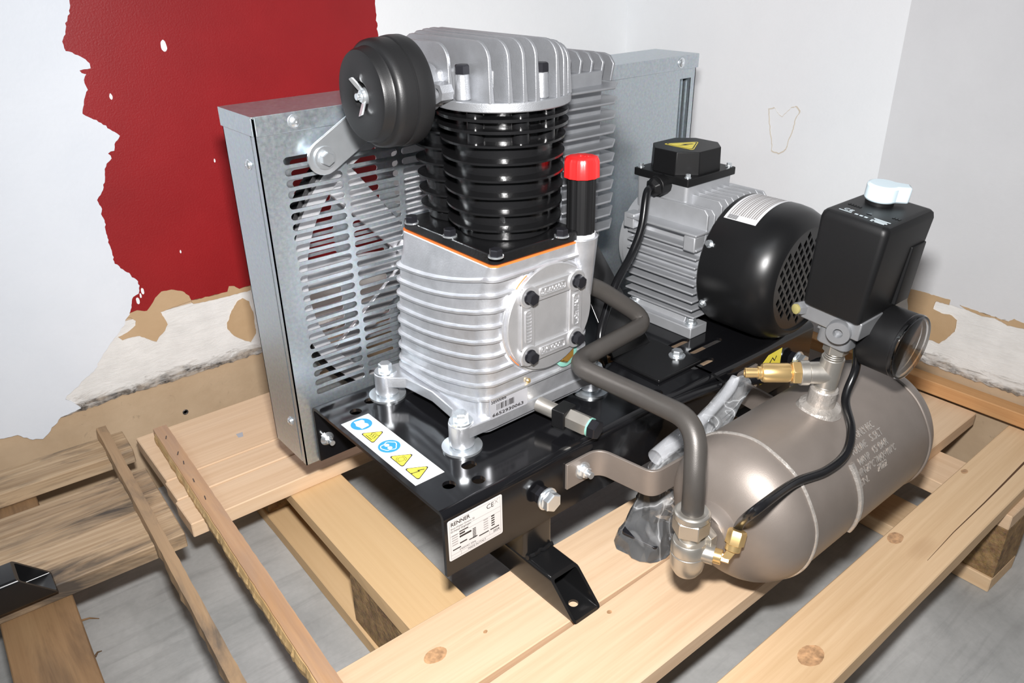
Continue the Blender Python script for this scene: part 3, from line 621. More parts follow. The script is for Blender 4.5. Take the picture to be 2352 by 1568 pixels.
# ---- crankcase
LV = [(.165, .098, .249, .066, .226, .012), (.186, .099, .249, .064, .228, .013), (.215, .100, .248, .0635, .228, .015), (.27, .101, .247, .063, .226, .017), (.31, .104, .244, .062, .223, .016), (.335, .109, .238, .060, .219, .013), (.349, .112, .233, .059, .218, .008)]
def lev(z):
    for a, b in zip(LV, LV[1:]):
        if z <= b[0]:
            t = (z-a[0])/(b[0]-a[0]); return [p+(q-p)*t for p, q in zip(a, b)]
    return list(LV[-1])
mb = MB(); mb.loops([[(x, y, l[0]) for x, y in rrect(*l[1:], 6)] for l in LV])
# bolting flange with four lugs
FP = [(.0800, .0780), (.2640, .0730), (.2640, .2220), (.0790, .2220)]
def arc2(cx, cy, r, a0, a1, n=8): return [(cx+r*math.cos(math.radians(a0+(a1-a0)*k/n)), cy+r*math.sin(math.radians(a0+(a1-a0)*k/n))) for k in range(n+1)]
fp = arc2(*FP[0], .0135, 110, 270)+[(.11, .0625), (.17, .063), (.235, .0625)]+arc2(*FP[1], .0135, -90, 60)+[(.252, .10), (.249, .15), (.252, .20)]+arc2(*FP[2], .0135, -60, 90)+[(.235, .232), (.17, .2315), (.11, .232)]+arc2(*FP[3], .0135, 90, 250)+[(.0885, .195), (.0935, .15), (.0885, .105)]
mb.prism(fp, 'z', .170, .1835)
for x, y in FP: mb.cyl((x, y, .158), (x, y, .1845), .0135)
mb.cyl((.236, .068, .285), (.236, .068, .352), .013, .0185, 24)
mb.cyl((.183, .066, .279), (.183, .0585, .279), .0635, .061, 48)
crank = mb.build('crankcase', 'cast_alu', AC, bevel=.0012)
for k in range(9):                                        # cooling ribs, dropping towards the guard on the end face
    z0 = .206+.0162*k; L = []
    l = lev(z0)
    ring = rrect(l[1], l[2], l[3], l[4], l[5], 5)
    # resample straight edges
    pts = []
    for a, b in zip(ring, ring[1:]+ring[:1]):
        n = max(1, int((Vector(a)-Vector(b)).length/.02)); pts += [tuple(Vector(a).lerp(Vector(b), j/n)) for j in range(n)]
    cxm, cym = (l[1]+l[2])/2, (l[3]+l[4])/2; lp = []
    for x, y in pts:
        s = min(1, max(0, (y-.068)/.158)); side = 1 if x < .125 else max(0, 1-(x-.125)/.05) if y > .2 else 0
        dz = -(.025*s+.028*s*(1-s))*side
        zz = max(.188, z0+dz); m = lev(zz); kx = 1+.0045/max(.001, abs(x-cxm))*0
        # project on the body at the lowered height, then push outwards
        X = m[1]+(x-l[1])*(m[2]-m[1])/(l[2]-l[1]); Y = m[3]+(y-l[3])*(m[4]-m[3])/(l[4]-l[3])
        n = Vector((X-min(max(X, m[1]+m[5]), m[2]-m[5]), Y-min(max(Y, m[3]+m[5]), m[4]-m[5]))); n = n.normalized() if n.length > 1e-7 else Vector((0, 0))
        lp.append([(X-n.x*.002, Y-n.y*.002, zz-.0032), (X+n.x*.0034, Y+n.y*.0034, zz-.0013), (X+n.x*.0034, Y+n.y*.0034, zz+.0010), (X-n.x*.002, Y-n.y*.002, zz+.0034)])
    mb = MB(); mb.loops(lp, closed=True); mb.build('cooling_rib', 'cast_alu', crank, smooth=60)
# crank cover
CC = (.183, .279); mb = MB(); mb.cyl((CC[0], .0585, CC[1]), (CC[0], .0545, CC[1]), .058, n=48)
for a, b, c_, d in ((-.042, .042, -.042, -.024), (-.042, .042, .024, .042), (-.042, -.024, -.03, .03), (.024, .042, -.03, .03)):
    mb.box(CC[0]+a, CC[0]+b, .0518, .0545, CC[1]+c_, CC[1]+d)
for sx in (-1, 1):
    for sz in (-1, 1): mb.cyl((CC[0]+.0325*sx, .060, CC[1]+.0325*sz), (CC[0]+.0325*sx, .0500, CC[1]+.0325*sz), .0115, n=24)
cov = mb.build('crank_cover', 'cover_alu', crank, bevel=.0009)
for nm, a, b, c_, d in (('top', -.018, .018, .0285, .0375), ('bot', -.018, .018, -.0375, -.0285), ('l', -.0375, -.0285, -.018, .018), ('r', .0285, .0375, -.018, .018)):
    mb = MB(); fq = rrect(CC[0]+a, CC[0]+b, CC[1]+c_, CC[1]+d, .003, 3); ip = rrect(CC[0]+a+.0012, CC[0]+b-.0012, CC[1]+c_+.0012, CC[1]+d-.0012, .002, 3)
    mb.loops([[(x, .0518, z) for x, z in fq], [(x, .0506, z) for x, z in fq], [(x, .0506, z) for x, z in ip], [(x, .0516, z) for x, z in ip]]); mb.build('cover_rim', 'cover_alu', crank)
for s, sz, x, z, rot, wd in (('SC60605', .0075, -.0155, .0305, 0, .031), ('CHINOOK', .0075, -.0155, -.0355, 0, .029), ('TO-ITALY', .0075, .0355, -.0165, 1, .031)):
    me = text_mesh(s, sz, .0005, bold=.00015, width=wd)
    me.transform(basis((CC[0]+x, .0513, CC[1]+z), (0, 0, 1), (-1, 0, 0)) if rot else basis((CC[0]+x, .0513, CC[1]+z), (1, 0, 0), (0, 0, 1))); link('cast_lettering', me, 'cover_alu', crank, smooth=0)
for k in range(9): MB().box(CC[0]-.0355, CC[0]-.0305, .0506, .0515, CC[1]-.0155+.0036*k, CC[1]-.0135+.0036*k).build('cast_mark', 'cover_alu', crank, smooth=0)
for sx in (-1, 1):
    for sz in (-1, 1): mb = MB(); mb.bolt((CC[0]+.0325*sx, .0500, CC[1]+.0325*sz), (0, -1, 0), .0118, .0065, hint=(1, 0, .3)); mb.build('cover_bolt', 'black_bolt', crank)
for ang in (128, 218, 38):
    mb = MB(); mb.tube([(CC[0]+.0595*math.cos(math.radians(ang+j)), .0588, CC[1]+.0595*math.sin(math.radians(ang+j))) for j in range(-9, 12, 3)], .0007, 6); mb.build('cover_gasket', 'orange_gasket', crank)
# serial sticker
SM = lambda x, z, d=.0004: basis((x, .0615-d, z), (1, 0, -.02), (0.0, 0, 1))
lm = lev(.195)
flat('serial_label', rrect(.106, .1565, .1825, .2085, .002, 3), basis((0, .0622, 0), (1, 0, 0), (0, 0, 1)), 'label_clear', crank, .0004)
for s, x, z, sz in (('SE00066', .1075, .2010, .0058), ('6652930063', .1085, .1850, .0052), ('2024', .1475, .2035, .0036)):
    me = text_mesh(s, sz, .00006, width=.042 if len(s) > 8 else None, bold=.00008); me.transform(basis((x, .0617, z), (1, 0, 0), (0, 0, 1))); link('label_text', me, 'ink', crank, smooth=0)
for k in range(13): MB().box(.1145+k*.0019, .1145+k*.0019+random.choice((.0005, .0008, .0012)), .0616, .0617, .1915, .1985).build('barcode', 'ink', crank, smooth=0)
# feet bolts, washers and spacers
for x, y in FP:
    mb = MB(); mb.cyl((x, y, ZB), (x, y, ZB+.0026), .0215, n=32); mb.build('washer', 'zinc', crank)
    mb = MB(); mb.cyl((x, y, ZB+.0026), (x, y, .1585), .0105, n=20); mb.build('spacer', 'zinc', crank)
    mb = MB(); mb.bolt((x, y, .1845), (0, 0, 1), .0135, .008, .0125, .002, hint=(1, .5, 0)); mb.build('foot_bolt', 'zinc', crank)
# sight glass and drain
sg = ony(1305, 813, .056); mb = MB(); mb.lathe([(.0145, -.006), (.0145, 0), (.012, .003), (.009, .005)], (sg.x, .061, sg.z), (0, -1, 0), 6); mb.build('sight_glass', 'oil_glass', crank, bevel=.001)
mb = MB(); mb.lathe([(.0146, 0), (.0156, .0006), (.0156, .0018), (.0146, .0022)], (sg.x, .0605, sg.z), (0, -1, 0), 24); mb.build('seal_ring', 'green_seal', crank)
DA = Vector((.173, .062, .1755)); DD = Vector((.20, -.97, -.06)).normalized()
mb = MB(); mb.cyl(DA, DA+DD*.026, .0085, n=24); mb.build('drain_pipe', 'nickel', crank)
mb = MB(); q = DA+DD*.0335; mwq = Matrix.Translation(q) @ Matrix.Rotation(math.atan2(DD.y, DD.x), 4, 'Z')
mb.box(-.008, .008, -.0125, .0105, -.010, .0115); mb.build('drain_clamp', 'black_plastic', crank, mwq, bevel=.0012)
mb = MB(); mb.hexa(DA+DD*.041, DD, .0195, .026); mb.build('drain_body', 'nickel', crank)
mb = MB(); mb.cyl(DA+DD*.066, DA+DD*.0680, .0104, n=24); mb.build('seal_ring', 'green_seal', crank)
mb = MB(); mb.hexa(DA+DD*.0680, DD, .0185, .009); mb.build('drain_plug', 'black_bolt', crank)
mb = MB(); bs = ony(1213, 874, .062); mb.lathe([(.0025, 0), (.0032, .001), (.002, .0024)], (bs.x, .0625, bs.z), (0, -1, 0), 12); mb.build('breather_pin', 'brass', crank)
# oil filler
mb = MB(); mb.loops([[(.236+(.0142+(.0006 if k % 4 < 2 else 0))*math.cos(2*PI*k/48), .068+(.0142+(.0006 if k % 4 < 2 else 0))*math.sin(2*PI*k/48), z) for k in range(48)] for z in (.355, .418)]); of = mb.build('oil_filler_tube', 'black_plastic', AC, smooth=0)
mb = MB(); mb.cyl((.236, .068, .3515), (.236, .068, .3555), .0155, n=28); mb.build('filler_collar', 'label_white', of)
mb = MB(); mb.loops([[(.236+(r+(.0007 if k % 6 < 2 else 0))*math.cos(2*PI*k/72), .068+(r+(.0007 if k % 6 < 2 else 0))*math.sin(2*PI*k/72), z) for k in range(72)] for z, r in ((.4135, .0175), (.4295, .0170), (.4325, .0155), (.4335, .012))]); mb.build('filler_cap', 'red_plastic', of, smooth=25)
me = text_mesh('OIL', .008, .0003, 'CENTER', bold=.0002); me.transform(basis((.236, .0655, .4336), (.75, -.65, 0), (.65, .75, 0))); link('cap_lettering', me, 'red_plastic', of, smooth=0)

# ---- cylinder block: two bores in one black casting
mb = MB(); mb.prism(rrect(.1125, .231, .0585, .2185, .007, 4), 'z', .3486, .3502); mb.build('base_gasket', 'orange_gasket', AC, smooth=0)
C1, C2 = (.178, .120), (.175, .190)
mb = MB(); mb.prism(rrect(.1135, .230, .0595, .2175, .008, 4), 'z', .3502, .3612)
mb.cyl((*C1, .3612), (*C1, .488), .047, .049, 48); mb.cyl((*C2, .3612), (*C2, .488), .036, .037, 40); mb.box(.15, .205, .13, .19, .3612, .488)
for a in (-75, -20, 200, 250): mb.cyl((C1[0]+.05*math.cos(math.radians(a)), C1[1]+.05*math.sin(math.radians(a)), .456), (C1[0]+.05*math.cos(math.radians(a)), C1[1]+.05*math.sin(math.radians(a)), .488), .0085, n=14)
blk = mb.build('cylinder_block', 'black_paint', AC, bevel=.0015)
def union_outline(r1, r2, n=72, wav=0):
    o = Vector((.177, .150)); out = []
    for k in range(n):
        a = 2*PI*k/n; d = Vector((math.cos(a), math.sin(a))); best = 0
        for c, r in ((C1, r1), (C2, r2)):
            q = o-Vector(c); B = q.dot(d); D = B*B-(q.dot(q)-r*r)
            if D > 0: best = max(best, -B+math.sqrt(D))
        out.append(tuple(o+d*(best+wav*math.sin(7*a))))
    return out
for k in range(6):
    z = .3745+.0163*k; u = union_outline(.0615-.0035*(5-k)/5, .0475-.004*(5-k)/5, wav=.0006); ui = union_outline(.05, .038)
    mb = MB(); mb.loops([[(x, y, z-.0022) for x, y in ui], [(x, y, z-.0009) for x, y in u], [(x, y, z+.0012) for x, y in u], [(x, y, z+.0026) for x, y in ui]]); mb.build('cylinder_fin', 'black_paint', blk, smooth=50)
for z in (.4695, .4800):
    u = union_outline(.0640, .052); ui = union_outline(.05, .038)
    mb = MB(); mb.loops([[(x, y, z-.002) for x, y in ui], [(x, y, z-.0014) for x, y in u], [(x, y, z+.0014) for x, y in u], [(x, y, z+.002) for x, y in ui]]); mb.build('cylinder_fin', 'black_paint', blk, smooth=50)
for u, v in ((1139, 580), (945, 503), (1033, 533), (1290, 533)):
    p = onz(u, v, .3655); mb = MB(); mb.cyl((p.x, p.y, .3612), (p.x, p.y, .3628), .0075, n=18); mb.build('bolt_washer', 'zinc', blk)
    mb = MB(); mb.hexa((p.x, p.y, .3628), (0, 0, 1), .0115, .0065); mb.build('block_bolt', 'black_bolt', blk)
# ---- cylinder head
u0 = union_outline(.0662, .056); u1 = union_outline(.050, .042)
mb = MB(); mb.loops([[(x, y, z) for x, y in u0] for z in (.4875, .4965)])
mb.loops([[(x, y, z) for x, y in u1] for z in (.4965, .512, .522)])
HB = [(.1212, .1065), (.1795, .0660), (.228, .150), (.135, .215)]
for x, y in HB: mb.cyl((x, y, .4965), (x, y, .5195), .0072, .0062, 20)
head = mb.build('cylinder_head', 'sand_alu', AC, bevel=.0012)
for x, y in HB: mb = MB(); mb.hexa((x, y, .5195), (0, 0, 1), .0120, .0078); mb.build('head_bolt', 'black_bolt', head)
for x in (.1150, .1300, .1430, .1550, .1668, .1796, .1925, .2055, .2185, .2310):
    h = math.sqrt(max(0, .0655**2-(x-C1[0])**2)); y0 = C1[1]-h; y1 = .236-.5*abs(x-.178)
    for bx, by in HB[:2]:
        if abs(x-bx) < .0064: y0 = max(y0, by+.0085)
    zt = .5495-2.6*(x-.158)**2; r = .017
    
    pr = [(y0, .4955), (y0+.002, zt-r)]+[(y0+.002+r-r*math.cos(a), zt-r+r*math.sin(a)) for a in [PI/2*j/6 for j in range(1, 7)]]+[(y1-r, zt)]+[(y1-r+r*math.sin(a), zt-r+r*math.cos(a)) for a in [PI/2*j/5 for j in range(1, 6)]]+[(y1, .4955)]
    mb = MB(); mb.loops([[(x-.0027, y, z) if z < .5 else (x-.0017, y, z) for y, z in pr], [(x+.0027, y, z) if z < .5 else (x+.0017, y, z) for y, z in pr]]); mb.build('head_fin', 'sand_alu', head, bevel=.0006, smooth=40)
# inlet flange for the filter
fo = []
FY, FZ = .145, .505
ear = [(FY-.0295, FZ-.001), (FY+.0295, FZ+.001)]
for k in range(36):
    a = 2*PI*k/36; d = Vector((math.cos(a), math.sin(a))); best = .0215
    for e_ in ear:
        q = Vector((FY, FZ))-Vector(e_); B = q.dot(d); D = B*B-(q.dot(q)-.0095**2)
        if D > 0: best = max(best, -B+math.sqrt(D))
    fo.append((FY+d.x*best, FZ+d.y*best))
me = plate(fo, [circ2(ear[0][0], ear[0][1], .0045, 16), circ2(ear[1][0], ear[1][1], .0045, 16)], .013, basis((.098, 0, 0), (0, 1, 0), (0, 0, 1)))
link('inlet_flange', me, 'sand_alu', head); mb = MB(); mb.box(.108, .14, FY-.02, FY+.03, .49, .522); mb.build('inlet_port', 'sand_alu', head, bevel=.003)
mb = MB(); mb.tube([(.098, FY+.02*math.cos(a), FZ+.02*math.sin(a)) for a in [2*PI*k/24 for k in range(25)]], .003, 6); mb.build('flange_ridge', 'sand_alu', head)
# ---- air filter
mb = MB(); mb.lathe([(.0, .0065), (.0115, .0065), (.0125, .001), (.015, 0), (.0355, 0), (.0385, .0008), (.0400, .0035), (.0405, .009), (.0415, .0105), (.0440, .0112), (.0462, .0135), (.0470, .018), (.0471, .0290), (.0464, .0296), (.0464, .0304), (.0478, .031), (.0484, .036), (.0482, .044), (.0470, .0472), (.020, .0475), (.016, .060), (0, .060)], (.0380, FY, FZ), (1, 0, 0), 72)
fil = mb.build('air_filter', 'black_powder', AC, smooth=40)
mb = MB(); mb.cyl((.0445, FY, FZ), (.0335, FY, FZ), .0032, n=14); mb.lathe([(.0075, 0), (.0070, .004), (.005, .0062)], (.0440, FY, FZ), (-1, 0, 0), 18)
for s in (1, -1):
    q = Vector((0, .35*s, .94*s)).normalized(); b0 = Vector((.041, FY, FZ))+q*.004; b1 = b0+q*.0125+Vector((-.0075, 0, 0)); sd = Vector((0, -q.z, q.y))
    mb.loops([[tuple(p+sd*wd*.5*e1+Vector((.0012*e2, 0, 0))) for e1, e2 in ((-1, -1), (1, -1), (1, 1), (-1, 1))] for p, wd in ((b0, .006), (b0.lerp(b1, .5), .0065), (b1, .0060))])
mb.build('wing_nut', 'zinc', fil, bevel=.0006)
# zinc strap from guard to head
P0 = ony(745, 362, .250); P1 = ony(905, 235, .235); dx = (P1-P0); dx.y = 0; d = dx.normalized(); sd = Vector((-d.z, 0, d.x)); hw = .0180
mb = MB(); arc = [(P0-d*hw*math.cos(a)+sd*hw*math.sin(a)) for a in [PI/2-PI*k/10 for k in range(11)]]
pol = arc+[P1-sd*hw, P1+sd*hw]
mb.loops([[(p.x, .2490+(p-P0).dot(d)*-.06, p.z) for p in pol], [(p.x, .2525+(p-P0).dot(d)*-.06, p.z) for p in pol]]); fb = mb.build('filter_bracket', 'zinc', AC, bevel=.0008)
mb = MB(); mb.cyl((P0.x, .2525, P0.z), (P0.x, .2610, P0.z), .0115, n=20); mb.build('bracket_spacer', 'zinc', fb)
mb = MB(); mb.bolt((P0.x, .249, P0.z), (0, -1, 0), .0125, .006, .0118, .0018); mb.build('bracket_bolt', 'zinc', fb)
# ---- finned aluminium cooler between pump and motor
mb = MB(); mb.box(.268, .328, .132, .195, .318, .50); mb.cyl((.30, .163, .315), (.30, .163, .33), .046, .043, 6); mb.box(.22, .29, .145, .185, .49, .512)
ic = mb.build('intercooler', 'sand_alu', AC, bevel=.002)
for k in range(11):
    z = .3290+.0155*k; pl = [(.252, .112), (.325, .110), (.352, .132), (.358, .190), (.346, .212), (.252, .214)]
    mb = MB(); mb.prism(pl, 'z', z-.0013, z+.0013); mb.build('cooler_fin', 'sand_alu', ic, bevel=.0011)
for k in range(6):
    x = .262+.0165*k; zt = .5245-.35*max(0, x-.27)**1.4; y0, y1 = .135+.0*k, .225
    mb = MB(); mb.prism([(y0, .4865), (y0-.004, zt-.010), (y0+.003, zt-.002), (y0+.012, zt), (y1, zt-.001), (y1, .4865)], 'x', x-.0016, x+.0016); mb.build('cooler_fin', 'sand_alu', ic, bevel=.0008)

# ---- electric motor, shaft along y
MX, MZ = .54, .246
mb = MB(); mb.lathe([(.066, 0), (.072, .004), (.072, .118), (.066, .125), (.066, .150), (.058, .156), (.03, .160), (.014, .160), (.014, .172)], (MX, .080, MZ), (0, 1, 0), 64)
mb.lathe([(.058, .0), (.0735, .0015), (.0735, .010), (.066, .012)], (MX, .206, MZ), (0, 1, 0), 64)
mot = mb.build('electric_motor', 'motor_alu', AC)
zs = [-.066+.0118*k for k in range(11)]
for s in (-1, 1):
    for dz in zs:
        if dz > .04: continue
        xi = math.sqrt(max(.0004, .071**2-dz*dz)); xo = .083-.12*max(0, abs(dz)-.045)-(0 if abs(dz) < .06 else .004)
        a, b = sorted((MX+s*(xi-.004), MX+s*xo)); mb = MB(); mb.box(a, b, .084, .200, MZ+dz-.0013, MZ+dz+.0013); mb.build('motor_fin', 'motor_alu', mot, bevel=.0007)
for k in range(9):
    dx = -.052+.013*k; zi = math.sqrt(.071**2-dx*dx); mb = MB(); zt_ = .0835 if abs(dx) < .045 else .075
    mb.prism([(.083, zi-.004), (.083, zt_-.006), (.089, zt_), (.196, zt_), (.201, zt_-.006), (.201, zi-.004)], 'x', MX+dx-.0013, MX+dx+.0013)
    me = mb.mesh(); me.transform(Matrix.Translation((0, 0, MZ))); link('motor_fin', me, 'motor_alu', mot, bevel=.0006)
for s in (-1, 1):                                         # top shoulder ledge and clamp pads
    mb = MB(); a, b = sorted((MX+s*.0605, MX+s*.0635)); mb.prism([(.086, .036), (.086, .070), (.092, .0765), (.194, .0765), (.199, .070), (.199, .036)], 'x', a, b)
    a, b = sorted((MX+s*.056, MX+s*.0865)); mb.box(a, b, .084, .200, .0470, .0500)
    me = mb.mesh(); me.transform(Matrix.Translation((0, 0, MZ))); link('motor_ledge', me, 'motor_alu', mot, bevel=.0007)
    for y0, dz in ((.188, .033), (.086, .026)):
        a, b = sorted((MX+s*.066, MX+s*.0855)); mb = MB(); mb.box(a, b, y0, y0+.018, MZ+dz, MZ+dz+.020); mb.build('clamp_pad', 'motor_alu', mot, bevel=.0015)
for s in (-1, 1):
    mb = MB(); xo, xi = MX+s*.084, MX+s*.050
    a, b = sorted((xo, xi)); mb.box(a, b, .0805, .206, ZB, ZB+.015)
    y0, y1 = .10, .19; mb.loops([[(MX+s*.074, y, ZB+.0145), (MX+s*.03, y, ZB+.0145), (MX+s*.03, y, MZ-.05), (MX+s*.058, y, MZ-.045)] for y in (y0, y1)])
    mb.build('motor_foot', 'motor_alu', mot, bevel=.0012)
    for yb in (.0905, .19): mb = MB(); mb.bolt((MX+s*.071, yb, ZB+.015), (0, 0, 1), .0105, .006, .0085, .0015); mb.build('foot_bolt', 'zinc', mot)
# fan cover
mb = MB(); RC = .087
mb.lathe([(RC-.0015, -.002), (RC, 0), (RC, .060), (RC-.0015, .072), (RC-.006, .084), (RC-.0125, .0930), (RC-.0185, .0975), (RC-.0200, .0980), (RC-.0205, .0945), (RC-.022, .0935), (RC-.022, .091), (RC-.018, .088), (RC-.004, .06), (RC-.003, .0)], (MX, .0765, MZ), (0, -1, 0), 96)
fc = mb.build('fan_cover', 'black_cover', AC)
gh = []; px, pz = .0125, .0185
for i in range(-8, 9):
    for j in range(-8, 9):
        cx_ = (i+.5*(j % 2))*px; cz_ = j*pz*.5
        if math.hypot(cx_, cz_) < .0555: gh.append([(cx_-px*.33, cz_), (cx_, cz_-pz*.33), (cx_+px*.33, cz_), (cx_, cz_+pz*.33)])
me = plate(circ2(0, 0, .0662, 64), gh, .0016, basis((MX, -.0165, MZ), (1, 0, 0), (0, 0, 1))); link('fan_grille', me, 'black_satin', fc, smooth=0)
mb = MB(); mb.cyl((MX, .012, MZ), (MX, .02, MZ), .064, n=40); mb.build('grille_shade_disc', 'black_plastic', fc)  # plain dark disc behind the grille, stands in for the shaded interior
for a in (152, 206):
    q = Vector((math.cos(math.radians(a)), 0, math.sin(math.radians(a)))); p = Vector((MX, .0700, MZ))+q*(RC-.0005); mb = MB(); mb.bolt(p, q, .0072, .0038, .0052, .001); mb.build('cover_screw', 'zinc', fc)
# white rating sticker wrapped over the fan cover
def wrap_cyl(me, ox, oz, r, y_of, a_of):
    for v in me.vertices:
        u, t_, h = v.co.x, v.co.y, v.co.z; a = a_of(u); rr = r+h; v.co = (ox+rr*math.sin(a), y_of(t_), oz+rr*math.cos(a))
def patch(u0, u1, v0, v1, t, n=14):
    mb = MB(); mb.loops([[(u0+(u1-u0)*k/n, v0, 0), (u0+(u1-u0)*k/n, v1, 0), (u0+(u1-u0)*k/n, v1, t), (u0+(u1-u0)*k/n, v0, t)] for k in range(n+1)]); return mb.mesh()
AL = lambda u: math.radians(-37)+u/RC
me = patch(0, .075, 0, .046, .0003); wrap_cyl(me, MX, MZ, RC+.0002, lambda t_: .0705-t_, AL); link('motor_label', me, 'label_white', fc)
for k in range(13):
    me = patch(.008, .072, .0035+.0031*k, .0048+.0031*k+.0003*(k % 3), .0001, 10)
    bm = bmesh.new(); bm.from_mesh(me); bm.to_mesh(me); bm.free(); wrap_cyl(me, MX, MZ, RC+.0006, lambda t_: .0705-t_, AL); link('label_text', me, 'ink_light', fc)
for k in range(6):
    me = patch(.0012+.0011*k, .0018+.0011*k, .004, .018, .0001, 2); wrap_cyl(me, MX, MZ, RC+.0006, lambda t_: .0705-t_, AL); link('label_barcode', me, 'ink', fc)
# terminal box
TX0, TX1, TY0, TY1, TZ = .484, .584, .126, .219, .3525
mb = MB(); mb.loops([[(x, y, z) for x, y in rrect(TX0+i, TX1-i, TY0+i, TY1-i, .006, 4)] for z, i in ((.300, .004), (.342, .003))]); tb = mb.build('terminal_box', 'motor_alu', AC, bevel=.001)
mb = MB(); mb.prism(rrect(TX0, TX1, TY0, TY1, .003, 3), 'z', .3420, TZ-.0005)
mb.build('terminal_plate', 'black_plastic', tb, bevel=.001)
ch = .022; xa, xb, ya, yb = TX0+.006, TX1-.006, TY0+.006, TY1-.006
oc = lambda i: [(xa+ch, ya+i), (xb-ch, ya+i), (xb-i, ya+ch), (xb-i, yb-ch), (xb-ch, yb-i), (xa+ch, yb-i), (xa+i, yb-ch), (xa+i, ya+ch)]
mb = MB(); mb.loops([[(x, y, z) for x, y in oc(i)] for z, i in ((TZ-.001, 0), (.3815, .0015))]); mb.build('terminal_lid', 'black_plastic', tb, bevel=.0008)
for x, y in ((TX0+.007, TY0+.007), (TX0+.007, TY1-.007), (TX1-.007, TY0+.007)): mb = MB(); mb.bolt((x, y, TZ-.0005), (0, 0, 1), .0058, .0034, .0045, .0008); mb.build('lid_screw', 'zinc', tb)
TM = lambda z: basis(((TX0+TX1)/2-.004, (TY0+TY1)/2, .3816+z), (0, -1, 0), (1, 0, 0))
flat('danger_label', tri(0, 0, .030, .10), TM(0), 'label_yellow', tb, .0002); flat('danger_border', tri(0, 0, .0275, .10), TM(.0002), 'ink', tb, .0001); flat('danger_sign', tri(0, 0, .0245, .10), TM(.0003), 'label_yellow', tb, .0001)
flat('danger_bolt', [(.002, .0125), (-.005, -.001), (-.0005, .0005), (-.004, -.010), (.005, .002), (.0005, .0008), (.005, .0125)], TM(.0004), 'ink', tb, .0001)
gp = onx(1515, 425, .478)
mb = MB(); mb.cyl((.488, gp.y, gp.z), (.470, gp.y, gp.z), .0135, n=12); mb.lathe([(.0128, 0), (.0128, .008), (.0085, .013), (.006, .0135)], (.474, gp.y, gp.z), (-1, 0, -.12), 6); mb.build('cable_gland', 'black_plastic', tb, bevel=.001)
cp = [(.480, gp.y, gp.z), (.462, gp.y, gp.z-.001), ony(1485, 447, gp.y-.004), ony(1474, 520, .155), ony(1450, 585, .150), ony(1415, 650, .14), ony(1392, 715, .132), ony(1378, 775, .122), ony(1386, 826, .115), ony(1395, 860, .112)]
mb = MB(); mb.tube(smooth_path(cp, 8), .0052, 12); mb.build('motor_cable', 'black_rubber', AC)

# ---- air receiver, axis along x
TY, TZc, TR = -.150, .120, .077
XL, XR = .258, .482
dome = lambda x0, s, h: [(TR*math.cos(a)**.86 if a < 1.57 else 0, x0+s*h*math.sin(a)) for a in [PI/2*k/14 for k in range(15)]]
prof = [(r, x) for r, x in dome(XL, -1, .053)][::-1]+[(TR, XL+.004), (TR, XR-.004)]+dome(XR, 1, .053)
mb = MB(); mb.lathe(prof, (0, TY, TZc), (1, 0, 0), 96); tank = mb.build('air_tank', 'tank_paint', AC, smooth=50)
for x in (XL, XR):
    mb = MB(); mb.tube([(x+.0006*math.sin(9*a), TY+(TR+.0001)*math.cos(a), TZc+(TR+.0001)*math.sin(a)) for a in [2*PI*k/96 for k in range(97)]], .0019, 8); mb.build('weld_bead', 'weld' if x == XL else 'tank_paint', tank)
mb = MB(); mb.tube([(x, TY-(TR+.0002)*math.cos(a), TZc+(TR+.0002)*math.sin(a)) for x, a in [(XL+.075+.006*k/14, math.radians(38-62*k/14)) for k in range(15)]], lambda t: .0042*(1-.35*t), 8); mb.build('weld_patch', 'weld', tank)
def oncylx(u, v, r):
    d = ray(u, v); o = CAM-Vector((0, TY, TZc)); A_ = d.y*d.y+d.z*d.z; B_ = o.y*d.y+o.z*d.z; D_ = B_*B_-A_*(o.y**2+o.z**2-r*r)
    t_ = (-B_-math.sqrt(max(0, D_)))/A_; return CAM+d*t_
def tank_text(s, size, u, v, wd=None):
    p = oncylx(u, v, TR); a0 = math.atan2(p.z-TZc, -(p.y-TY)); me = text_mesh(s, size, .0004, bold=.0001, width=wd)
    for q in me.vertices:
        a = a0+q.co.y/TR; rr = TR+.0004+q.co.z*.5; q.co = (p.x+q.co.x, TY-rr*math.cos(a), TZc+rr*math.sin(a))
    link('stamped_text', me, 'weld', tank, smooth=0)
for s, u, v, wd in (('AIR ONLY REC', 1955, 1017, .045), ('VOLUME', 1959, 1048, .028), ('5.5LT', 2002, 1014, .022), ('MAWP', 1975, 1070, .020), ('15 BAR', 2006, 1043, .028), ('TMIN-20°C', 1967, 1102, .036), ('TMAX+100°C', 2012, 1066, .040), ('SN.', 1977, 1119, .016), ('2022', 2017, 1083, .018)):
    tank_text(s, .0105, u, v, wd)
